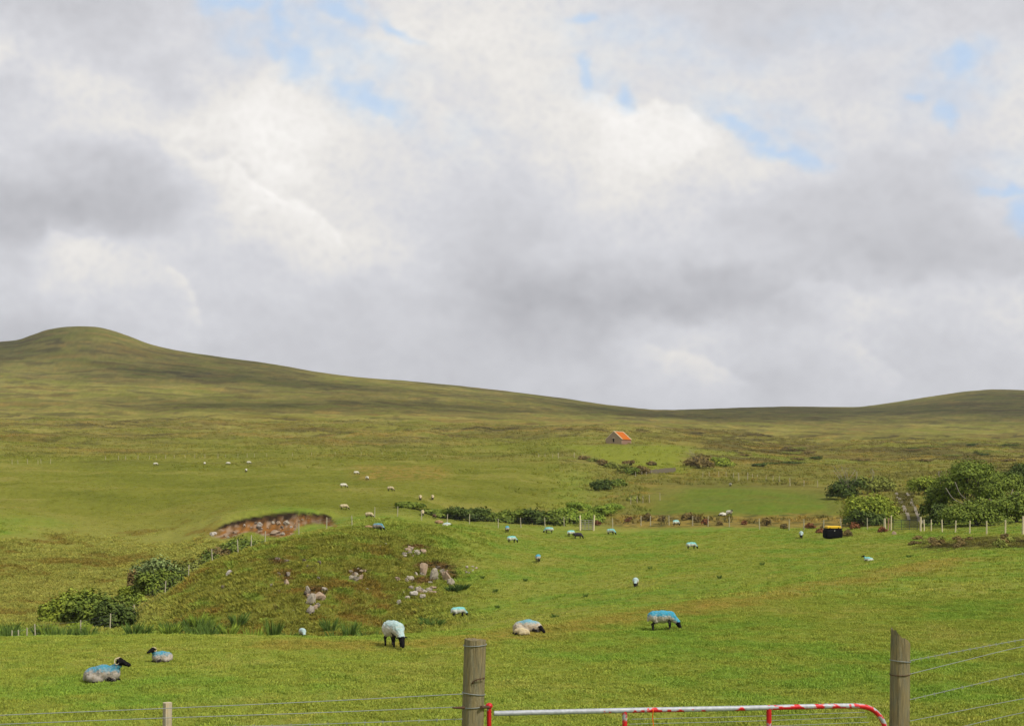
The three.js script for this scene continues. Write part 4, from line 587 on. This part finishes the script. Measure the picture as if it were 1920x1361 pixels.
// ---------------------------------------------------------------- sheep
function animal(prims, tint, cell, lo, hi, wool) { // one continuous surface round tapered bones; tint colours each point by its nearest bone
  const size = Math.max(hi[0] - lo[0], hi[1] - lo[1], hi[2] - lo[2]), n = Math.ceil(size / cell) + 2, c = [(lo[0] + hi[0]) / 2, (lo[1] + hi[1]) / 2, (lo[2] + hi[2]) / 2], half = n / 2, unit = size / 2 * 1.04;
  const cap = (p, q) => { const [a, b, r0, r1] = q, dx = b[0] - a[0], dy = b[1] - a[1], dz = b[2] - a[2], t = clamp(((p[0] - a[0]) * dx + (p[1] - a[1]) * dy + (p[2] - a[2]) * dz) / (dx * dx + dy * dy + dz * dz + 1e-9), 0, 1); return Math.hypot(p[0] - a[0] - dx * t, p[1] - a[1] - dy * t, p[2] - a[2] - dz * t) - mix(r0, r1, t); };
  const mc = new MarchingCubes(n, new THREE.MeshStandardMaterial(), false, false, 90000); mc.isolation = 0;
  for (let k = 0; k < n; k++) for (let j = 0; j < n; j++) for (let i = 0; i < n; i++) {
    const p = [c[0] + (i - half) / half * unit, c[1] + (j - half) / half * unit, c[2] + (k - half) / half * unit]; let d = 9;
    for (const q of prims) { const e = cap(p, q), s = q[4] === 'wool' ? 0.07 : 0.03, h = Math.max(s - Math.abs(d - e), 0) / s; d = Math.min(d, e) - h * h * s * 0.25; }
    mc.field[i + j * n + k * n * n] = -(d + wool * (n3(p[0] * 14, p[1] * 14, p[2] * 14) + 0.6 * n3(p[0] * 31, p[1] * 31, p[2] * 31)) * (p[1] > 0.22 ? 1 : 0.25));
  }
  mc.update();
  const cnt = mc.count, pos = new Float32Array(cnt * 3), cl = new Float32Array(cnt * 3);
  for (let i = 0; i < cnt; i++) {
    const p = [0, 1, 2].map(e => c[e] + mc.positionArray[i * 3 + e] * unit); pos.set(p, i * 3);
    let best = 9, kind = ''; for (const q of prims) { const e = cap(p, q); if (e < best) { best = e; kind = q[4]; } } cl.set(tint(p, kind), i * 3);
  }
  let g = new THREE.BufferGeometry(); g.setAttribute('position', new THREE.BufferAttribute(pos, 3)); g.setAttribute('color', new THREE.BufferAttribute(cl, 3)); g = mergeVertices(g, 1e-4); g.computeVertexNormals(); return g;
}
const both = (a, b, r0, r1, kind) => [1, -1].map(s => [[a[0], a[1], a[2] * s], [b[0], b[1], b[2] * s], r0, r1, kind]);
const POSES = {
  graze: { bones: [[[-0.33, 0.52, 0], [0, 0.51, 0], 0.195, 0.215, 'wool'], [[0, 0.51, 0], [0.27, 0.53, 0], 0.215, 0.185, 'wool'], [[0.27, 0.54, 0], [0.53, 0.34, 0], 0.155, 0.095, 'wool'], [[0.55, 0.3, 0], [0.64, 0.09, 0], 0.09, 0.055, 'face'], ...both([0.53, 0.33, 0.05], [0.55, 0.31, 0.16], 0.025, 0.016, 'face'),
    ...both([0.24, 0.42, 0.1], [0.26, 0.24, 0.1], 0.07, 0.036, 'leg'), ...both([0.26, 0.24, 0.1], [0.25, 0.04, 0.1], 0.034, 0.028, 'leg'), ...both([-0.3, 0.46, 0.1], [-0.22, 0.36, 0.11], 0.12, 0.085, 'wool'), ...both([-0.22, 0.36, 0.11], [-0.37, 0.23, 0.11], 0.065, 0.036, 'leg'), ...both([-0.37, 0.23, 0.11], [-0.34, 0.03, 0.11], 0.034, 0.028, 'leg'), [[-0.5, 0.56, 0], [-0.54, 0.36, 0], 0.05, 0.035, 'wool']], lo: [-0.62, -0.02, -0.3], hi: [0.72, 0.8, 0.3], horn: [0.55, 0.35, -1.1] },
  stand: { bones: [[[-0.33, 0.52, 0], [0, 0.51, 0], 0.195, 0.215, 'wool'], [[0, 0.51, 0], [0.27, 0.53, 0], 0.215, 0.185, 'wool'], [[0.27, 0.56, 0], [0.46, 0.74, 0], 0.14, 0.085, 'wool'], [[0.47, 0.77, 0], [0.66, 0.68, 0], 0.078, 0.045, 'face'], ...both([0.46, 0.79, 0.05], [0.44, 0.78, 0.16], 0.025, 0.016, 'face'),
    ...both([0.24, 0.42, 0.1], [0.26, 0.24, 0.1], 0.07, 0.036, 'leg'), ...both([0.26, 0.24, 0.1], [0.25, 0.04, 0.1], 0.034, 0.028, 'leg'), ...both([-0.3, 0.46, 0.1], [-0.22, 0.36, 0.11], 0.12, 0.085, 'wool'), ...both([-0.22, 0.36, 0.11], [-0.37, 0.23, 0.11], 0.065, 0.036, 'leg'), ...both([-0.37, 0.23, 0.11], [-0.34, 0.03, 0.11], 0.034, 0.028, 'leg'), [[-0.5, 0.56, 0], [-0.54, 0.36, 0], 0.05, 0.035, 'wool']], lo: [-0.62, -0.02, -0.3], hi: [0.75, 0.95, 0.3], horn: [0.46, 0.8, 0] },
  lie: { bones: [[[-0.36, 0.19, 0], [-0.05, 0.23, 0], 0.2, 0.225, 'wool'], [[-0.05, 0.23, 0], [0.22, 0.24, 0], 0.225, 0.185, 'wool'], [[0.2, 0.3, 0], [0.36, 0.46, 0], 0.14, 0.09, 'wool'], [[0.36, 0.46, 0], [0.41, 0.55, 0], 0.088, 0.08, 'face'], [[0.42, 0.57, 0], [0.66, 0.47, 0], 0.085, 0.048, 'face'], ...both([0.4, 0.6, 0.05], [0.36, 0.59, 0.16], 0.025, 0.016, 'face'),
    ...both([0.18, 0.14, 0.13], [0.32, 0.06, 0.13], 0.07, 0.045, 'leg'), ...both([0.32, 0.06, 0.13], [0.14, 0.045, 0.17], 0.04, 0.035, 'leg'), ...both([-0.3, 0.15, 0.16], [-0.06, 0.1, 0.21], 0.13, 0.075, 'wool'), ...both([-0.06, 0.1, 0.22], [-0.2, 0.04, 0.24], 0.05, 0.035, 'leg'), [[-0.53, 0.2, 0], [-0.56, 0.08, 0.02], 0.05, 0.035, 'wool']], lo: [-0.66, -0.02, -0.34], hi: [0.76, 0.72, 0.34], horn: [0.41, 0.6, 0.1] },
  rest: { bones: [[[-0.36, 0.19, 0], [-0.05, 0.23, 0], 0.2, 0.225, 'wool'], [[-0.05, 0.23, 0], [0.22, 0.22, 0], 0.225, 0.18, 'wool'], [[0.2, 0.24, 0], [0.38, 0.2, 0.06], 0.14, 0.09, 'wool'], [[0.4, 0.2, 0.08], [0.55, 0.07, 0.16], 0.078, 0.048, 'face'], [[0.38, 0.25, 0.02], [0.36, 0.25, -0.08], 0.025, 0.016, 'face'], [[0.4, 0.24, 0.12], [0.36, 0.24, 0.22], 0.025, 0.016, 'face'],
    ...both([0.18, 0.14, 0.13], [0.32, 0.06, 0.13], 0.07, 0.045, 'leg'), ...both([-0.3, 0.15, 0.16], [-0.06, 0.1, 0.21], 0.13, 0.075, 'wool'), ...both([-0.06, 0.1, 0.22], [-0.2, 0.04, 0.24], 0.05, 0.035, 'leg'), [[-0.53, 0.2, 0], [-0.56, 0.08, 0.02], 0.05, 0.035, 'wool']], lo: [-0.66, -0.02, -0.36], hi: [0.66, 0.5, 0.36], horn: [0.4, 0.24, -0.5] },
};
const soot = [0.012, 0.011, 0.012];
const dyes = { // fleece colours; the farmer's marking dye lies along the back
  teal: { wool: col(206, 196, 178), dye: [0.0, 0.27, 0.41], soak: 1.0, line: 0.56, face: soot }, pale: { wool: col(218, 212, 196), dye: [0.14, 0.44, 0.5], line: 0.6, face: soot, half: 0.55 }, slate: { wool: col(182, 172, 158), dye: [0.0, 0.23, 0.35], half: 0.9, line: 0.63, face: soot, mottle: 0.45 },
  faint: { wool: col(200, 186, 164), dye: [0.02, 0.3, 0.42], line: 0.66, face: soot, half: 0.85 },
  white: { wool: col(226, 222, 206), face: [0.05, 0.045, 0.04] }, cream: { wool: col(206, 190, 152), face: [0.06, 0.05, 0.04] }, tan: { wool: col(170, 140, 104), face: [0.05, 0.04, 0.03] }, brown: { wool: col(112, 88, 72), face: soot }, grey: { wool: col(72, 68, 76), face: soot, mottle: 0.3 }, mint: { wool: col(218, 220, 206), dye: [0.03, 0.42, 0.42], line: 0.6, face: soot },
};
const hornMat = std(col(214, 196, 162), 0.7), fleeceMat = new THREE.MeshPhysicalMaterial({ vertexColors: true, roughness: 1, specularIntensity: 0.1 });
const shapes = {};
function fleece(pose, dye) {
  const key = pose + dye; if (shapes[key]) return shapes[key];
  const d = dyes[dye], low = pose === 'lie' || pose === 'rest' ? 0.3 : 0, line = (d.line ?? 9) - (d.line && low && d.line > 0.4 ? 0.29 : 0);
  return shapes[key] = animal(POSES[pose].bones, (p, kind) => {
    const f = fbm3(p[0] * 9, p[1] * 9, p[2] * 9, 3);
    if (kind === 'face') return d.face.map(v => v * (1 + 0.3 * f)); if (kind === 'leg') { const t = sstep(0.1, 0.4, n3(p[0] * 14, p[1] * 14, p[2] * 14)); return lerp3(soot, [0.16, 0.14, 0.12], 0.5 * t); }
    let c = d.wool.map(v => v * (0.92 + 0.16 * f)); if (d.mottle) c = lerp3(c, soot, d.mottle * sstep(0.05, 0.45, fbm3(p[0] * 6 + 3, p[1] * 6, p[2] * 6, 3)));
    c = lerp3(c, d.wool.map((v, i) => v * [0.7, 0.62, 0.5][i]), 0.6 * sstep(0.1, 0.5, fbm3(p[0] * 4 + 8, p[1] * 4, p[2] * 4, 3)));
    if (d.dye) { const neckLine = p[0] > 0.28 && !low ? line - (p[0] - 0.28) * 0.85 : line; c = lerp3(c, d.dye, (d.half ?? 0.92) * sstep(-0.08, 0.05, p[1] - neckLine + 0.1 * f) * clamp((d.soak ?? 0.82) + 0.3 * n3(p[0] * 13, p[1] * 13, p[2] * 13), 0, 1)); }
    return c;
  }, ['teal', 'slate', 'pale', 'faint'].includes(dye) ? 0.021 : 0.032, POSES[pose].lo, POSES[pose].hi, 0.012);
}
function hornGeometry(s) { const pts = []; for (let i = 0; i <= 16; i++) { const t = i / 16, a = -0.3 + t * 4.6, r = 0.085 * (1 - 0.25 * t); pts.push(V(-0.04 - Math.sin(a) * r, 0.02 + Math.cos(a) * r - 0.05, s * (0.055 + 0.075 * t))); } const g = tube(pts, 0.021, 30, 7), p = g.attributes.position; for (let i = 0; i < p.count; i++) { const ring = Math.floor(i / 8), q = pts[Math.min(16, Math.round(ring / 30 * 16))], k = 1 - 0.7 * ring / 30; p.setXYZ(i, q.x + (p.getX(i) - q.x) * k, q.y + (p.getY(i) - q.y) * k, q.z + (p.getZ(i) - q.z) * k); } g.computeVertexNormals(); return g; }
const hornL = hornGeometry(1), hornR = hornGeometry(-1);
const models = {};
function sheep(px, row, deg, pose, dye, label, group, { scale = 1, horns = false, from = 30, name = 'sheep' } = {}) {
  const p = hit(px, row, from), key = pose + dye + horns; let o;
  if (models[key]) { o = models[key].clone(); o.name = numbered(name); scene.add(o); o.userData = {}; tag(o, label, name, group); }
  else { o = thing(name, label, name, [0, 0, 0], 0, group); part('body', fleece(pose, dye), fleeceMat, o); if (horns) for (const g of [hornL, hornR]) { const h = part('horn', g, hornMat, o), k = POSES[pose].horn; h.position.set(k[0], k[1], pose === 'rest' ? 0.08 : 0); h.rotation.z = k[2]; } models[key] = o; }
  o.position.set(p.x, p.y - 0.015, p.z); o.rotation.set(0, deg * Math.PI / 180, 0); o.scale.setScalar(scale); return o;
}
const FL = 'sheep grazing the lower field';
sheep(196, 1279, -8, 'lie', 'slate', 'horned sheep lying with head raised and a dark blue back', undefined, { horns: true, scale: 1.0 });
sheep(301, 1241, 232, 'lie', 'slate', 'horned black headed sheep lying turned away with a light blue rump', undefined, { horns: true, scale: 0.7 });
sheep(738, 1212, -62, 'graze', 'pale', 'woolly sheep with pale turquoise shoulders grazing towards the road', undefined, { scale: 1.12 });
sheep(1243, 1182, -12, 'graze', 'teal', 'black faced sheep grazing side on with a bright blue back', undefined, { scale: 0.96 });
sheep(993, 1186, -14, 'rest', 'faint', 'blue backed sheep lying behind a pale one on the field brow');
sheep(976, 1190, 160, 'rest', 'cream', 'pale undyed lamb lying in front of a blue backed sheep', undefined, { scale: 0.55 });
sheep(860, 1158, 20, 'graze', 'mint', 'plump turquoise backed sheep grazing below the outcrop rushes', FL, { from: 60 });
sheep(567, 1197, -70, 'graze', 'pale', 'sheep half hidden among rushes at the foot of the knoll', FL, { from: 60, scale: 0.9 });
sheep(1192, 1101, -98, 'graze', 'pale', 'white fronted sheep standing alone on the open lower pasture', FL, { from: 60 });
sheep(1009, 1054, 78, 'graze', 'teal', 'strongly turquoise sheep seen from behind on the lower pasture', FL, { from: 60 });
sheep(960, 1018, 24, 'graze', 'mint', 'white and mint sheep grazing below another seen from behind', FL, { from: 60 });
sheep(951, 998, 82, 'graze', 'teal', 'turquoise sheep seen from behind near the gully fence', FL, { from: 60 });
sheep(1029, 1000, 170, 'graze', 'mint', 'mint backed white sheep between gully fence and dark sheep', FL, { from: 60 });
sheep(1071, 1006, 35, 'graze', 'mint', 'mint backed sheep partly behind the dark grey sheep', FL, { from: 60 });
sheep(1084, 1010, -18, 'graze', 'grey', 'dark grey sheep walking below the hurdle gate', FL, { from: 60, scale: 0.95 });
sheep(1146, 1003, -30, 'graze', 'mint', 'white sheep with a mint back right of the hurdle gate', FL, { from: 60 });
sheep(1268, 986, 40, 'graze', 'mint', 'green backed sheep right under the field fence posts', FL, { from: 100 });
sheep(1297, 1030, 5, 'graze', 'mint', 'white and teal sheep grazing in open pasture below the docks', FL, { from: 60 });
sheep(1503, 1009, -100, 'graze', 'pale', 'pale blue sheep facing the road left of the feeder', FL, { from: 60 });
sheep(1628, 1052, 165, 'lie', 'mint', 'small black headed sheep lying in the pasture below the feeder', FL, { from: 60, scale: 0.72 });
sheep(709, 996, -22, 'graze', 'slate', 'blue grey sheep grazing on the crest of the knoll', FL, { from: 60 });
sheep(690, 992, 170, 'rest', 'tan', 'pinkish lamb lying behind the sheep on the knoll crest', FL, { from: 100, scale: 0.8 });
const FH = 'undyed sheep on the far hillside';
[[645, 956, 4, 'graze', 'cream', 'cream sheep grazing side on above the end of the quarried bank'], [692, 972, -24, 'graze', 'cream', 'cream sheep stepping downhill behind the knoll crest'], [668, 890, 10, 'graze', 'white', 'white sheep under the brown strip of bracken litter'], [644, 915, 8, 'graze', 'white', 'small white sheep alone in the middle of the hillside'], [688, 900, -60, 'graze', 'white', 'small white sheep below the strip of bracken litter'], [732, 921, -20, 'graze', 'cream', 'cream sheep with lowered head on the open hillside']].forEach(([a, b, d, p, c, l]) => sheep(a, b, d, p, c, l, FH, { from: 140 }));
[[788, 938], [811, 937]].forEach(([a, b]) => sheep(a, b, -85, 'graze', 'cream', 'one of two cream sheep standing side by side above the scrub', FH, { from: 140 }));
sheep(792, 967, -80, 'graze', 'cream', 'cream sheep at the edge of the low green scrub', FH, { from: 140 }); sheep(824, 966, -70, 'graze', 'white', 'white sheep against the dark bushes of the gully', FH, { from: 140 }); sheep(840, 972, -100, 'graze', 'tan', 'reddish fleeced sheep beside the dark gully bushes', FH, { from: 140, scale: 0.95 });
sheep(814, 972, -60, 'graze', 'brown', 'small brown lamb among the sheep by the scrub', FH, { from: 140, scale: 0.75 }); sheep(822, 982, 175, 'rest', 'tan', 'tan sheep lying at the near edge of the gully meadow', FH, { from: 140 }); sheep(839, 987, 12, 'rest', 'pale', 'pale blue sheep lying near the gully fence post', FH, { from: 140 });
[[291, 873, 0], [383, 872, -90], [427, 872, 180], [466, 870, 10], [461, 885, -70]].forEach(([a, b, d]) => sheep(a, b, d, 'graze', 'white', 'white sheep just below the far line of stakes', 'white sheep below the far stakes', { from: 200 }));
sheep(1355, 967, 175, 'rest', 'white', 'white sheep lying in the lush paddock beside a standing one', 'paddock sheep', { from: 165 }); sheep(1368, 968, -60, 'stand', 'white', 'white sheep standing at the fence side of the lush paddock', 'paddock sheep', { from: 165, scale: 1.1 }); sheep(1370, 912, -90, 'stand', 'white', 'white sheep alone at the top of the lush paddock', 'paddock sheep', { from: 200 });

// ---------------------------------------------------------------- grasses nobody could count
{
  const bladeSet = (n, h, w, spread, seed) => { const r = rng(seed), pos = []; for (let i = 0; i < n; i++) { const a = r() * 6.28, d = spread * Math.sqrt(r()), x = Math.cos(a) * d, z = Math.sin(a) * d, hh = h * (0.5 + 0.6 * r()), b = r() * 6.28, lx = Math.cos(a + r() - 0.5) * hh * (0.2 + 0.7 * r()), lz = Math.sin(a + r() - 0.5) * hh * (0.2 + 0.7 * r()), dx = Math.cos(b) * w, dz = Math.sin(b) * w; pos.push(x - dx, -0.02, z - dz, x + dx, -0.02, z + dz, x + lx * 0.35 + dx * 0.8, hh * 0.65, z + lz * 0.35 + dz * 0.8, x - dx, -0.02, z - dz, x + lx * 0.35 + dx * 0.8, hh * 0.65, z + lz * 0.35 + dz * 0.8, x + lx, hh * 0.9, z + lz); } const g = new THREE.BufferGeometry(); g.setAttribute('position', new THREE.Float32BufferAttribute(pos, 3)); g.computeVertexNormals(); return g; };
  const mat = new THREE.MeshPhysicalMaterial({ roughness: 1, specularIntensity: 0.1, side: THREE.DoubleSide });
  const sow = (name, label, geo, count, D0, D1, u0, u1, seed, gain, size, keep) => {
    const r = rng(seed), list = [], q = new THREE.Quaternion(), m = new THREE.Matrix4(), up = V(0, 1, 0); let guard = 0;
    while (list.length < count && guard++ < count * 6) { const D = Math.sqrt(mix(D0 * D0, D1 * D1, r())), u = mix(u0, u1, r()), x = u * D, z = -D, y = ground(x, z), px = CX + F * u, row = HORIZON - F * (y - EYE) / D; const k = keep ? keep(x, z, D, px, row) : 1; if (r() > k) continue; list.push([x, y, z]); }
    const o = new THREE.InstancedMesh(geo, mat, list.length); o.name = name; o.castShadow = o.receiveShadow = true;
    list.forEach(([x, y, z], i) => { const s = size * (0.6 + 0.7 * r()) * (1 + 0.4 * n2(x / 1.7, z / 1.7)); q.setFromAxisAngle(up, r() * 6.28); m.compose(V(x, y, z), q, V(s, s * (0.8 + 0.4 * r()), s)); o.setMatrixAt(i, m); const c = cover(x, z, y), j = gain * (0.87 + 0.26 * r()), e = (r() - 0.5) * 0.16; o.setColorAt(i, new THREE.Color().setRGB(c[0] * j * (1 + e), c[1] * j, c[2] * j * (1 - e))); });
    scene.add(o); tag(o, label, 'grass', undefined, 'stuff'); return o;
  };
  const r2 = rng(55);
  sow('hill_grass', 'close grass of the hillside pasture', bladeSet(12, 0.1, 0.02, 0.26, 6), 50000, 165, 400, -0.4, 0.08, 27, 1.45, 1, (x, z, D, px) => sstep(1120, 980, px));
  sow('pasture_grass', 'short grazed grass of the field beyond the red gate', bladeSet(12, 0.052, 0.009, 0.11, 1), 140000, 24, 62, -0.4, 0.4, 21, 1.55, 1);
  sow('lower_grass', 'short grass of the lower pasture', bladeSet(12, 0.09, 0.014, 0.2, 2), 70000, 62, 165, -0.2, 0.4, 22, 1.5, 1, (x, z, D, px) => Math.max(sstep(760, 900, px + 60 * n2(x / 6, z / 6)), sstep(128, 140, D)));
  sow('rough_grass', 'rough tufted grass of the knoll and brown slope', bladeSet(14, 0.2, 0.02, 0.22, 3), 60000, 84, 188, -0.4, 0.0, 23, 1.5, 1, (x, z, D, px, row) => sstep(920, 780, px + 70 * n2(x / 6, z / 6)) * sstep(168, 146, D + 14 * fbm(x / 12, z / 12, 2)) * (px > 384 && px < 642 && D > 140 && row > scarTop(px) - 4 && row < 1014 ? 0 : 0.4 + 0.6 * sstep(-0.3, 0.4, fbm(x / 4, z / 4, 2))));
  sow('moor_grass', 'tussocks of bog grass and heather on the moor', bladeSet(16, 0.5, 0.045, 0.5, 4), 60000, 178, 800, -0.4, 0.4, 24, 1.45, 0.85, (x, z, D, px, row) => { if (px > 1215 && px < 1570 && row > 910 && row < 970) return 0; if (px > 1080 && px < 1300 && row > 834 && row < 870) return 0.1; const open = sstep(1120, 960, px + 80 * n2(x / 25, z / 25)) * sstep(430, 330, D + 90 * fbm(x / 60, z / 60, 2)); if (r2() < open) return 0; return D < 400 ? 0.6 : 0.35 + 0.65 * sstep(-0.2, 0.4, fbm(x / 30, z / 30, 2)); });
}

// ---------------------------------------------------------------- unseen clouds above the frame, placed between sun and hills to shade them; two gaps let the sun through
{
  const dir = sun.position.clone().normalize(), groups = Array.from({ length: 6 }, () => []), r = rng(404), unit = new THREE.IcosahedronGeometry(1, 2), p0 = unit.attributes.position;
  for (let D = 1080; D < 2500; D += 95) for (let px = -420; px < 2420; px += 95 / D * F) {
    const gap1 = px < 260 && D > 960 && D < 1640, gap2 = px > 1330 && D < 1300; if (gap1 || gap2 || r() < (D < 1300 ? 0.8 : 0.7)) continue;
    const u = px + 60 * (r() - 0.5), d = D + 50 * (r() - 0.5), g = spot(clamp(u, -150, 2070), d); g.x = (u - CX) / F * d; const alt = clamp(480 + 0.22 * d, 600, 980), t = (alt - g.y) / dir.y, c = g.clone().addScaledVector(dir, t), R = 82 + 40 * r(), q = unit.clone(), p = q.attributes.position;
    for (let i = 0; i < p.count; i++) { const x = p0.getX(i), y = p0.getY(i), z = p0.getZ(i), k = R * (1 + 0.22 * n3(x * 1.7 + u, y * 1.7, z * 1.7 + d)); p.setXYZ(i, c.x + x * k, c.y + (y > 0 ? y * 0.8 : y * 0.25) * k, c.z + z * k); }
    groups[clamp(Math.floor((px + 420) / 474), 0, 5)].push(q);
  }
  const m = std([0.85, 0.85, 0.86], 1); const names = ['over the round topped hill', 'over the slope beside the round topped hill', 'over the long middle ridge', 'over the orange roofed cottage moor', 'over the low saddle of the moor', 'over the right hand hill'];
  groups.forEach((gs, i) => { if (!gs.length) return; const g = mergeVertices(mergeGeometries(gs.map(q => q.deleteAttribute('uv').deleteAttribute('normal'))), 0.01); g.computeVertexNormals(); const o = alone('cloud', g, m, 'unseen heaped cloud casting shade ' + names[i], 'cloud', null, 'clouds shading the hills'); });
}
renderer.render(scene, camera);
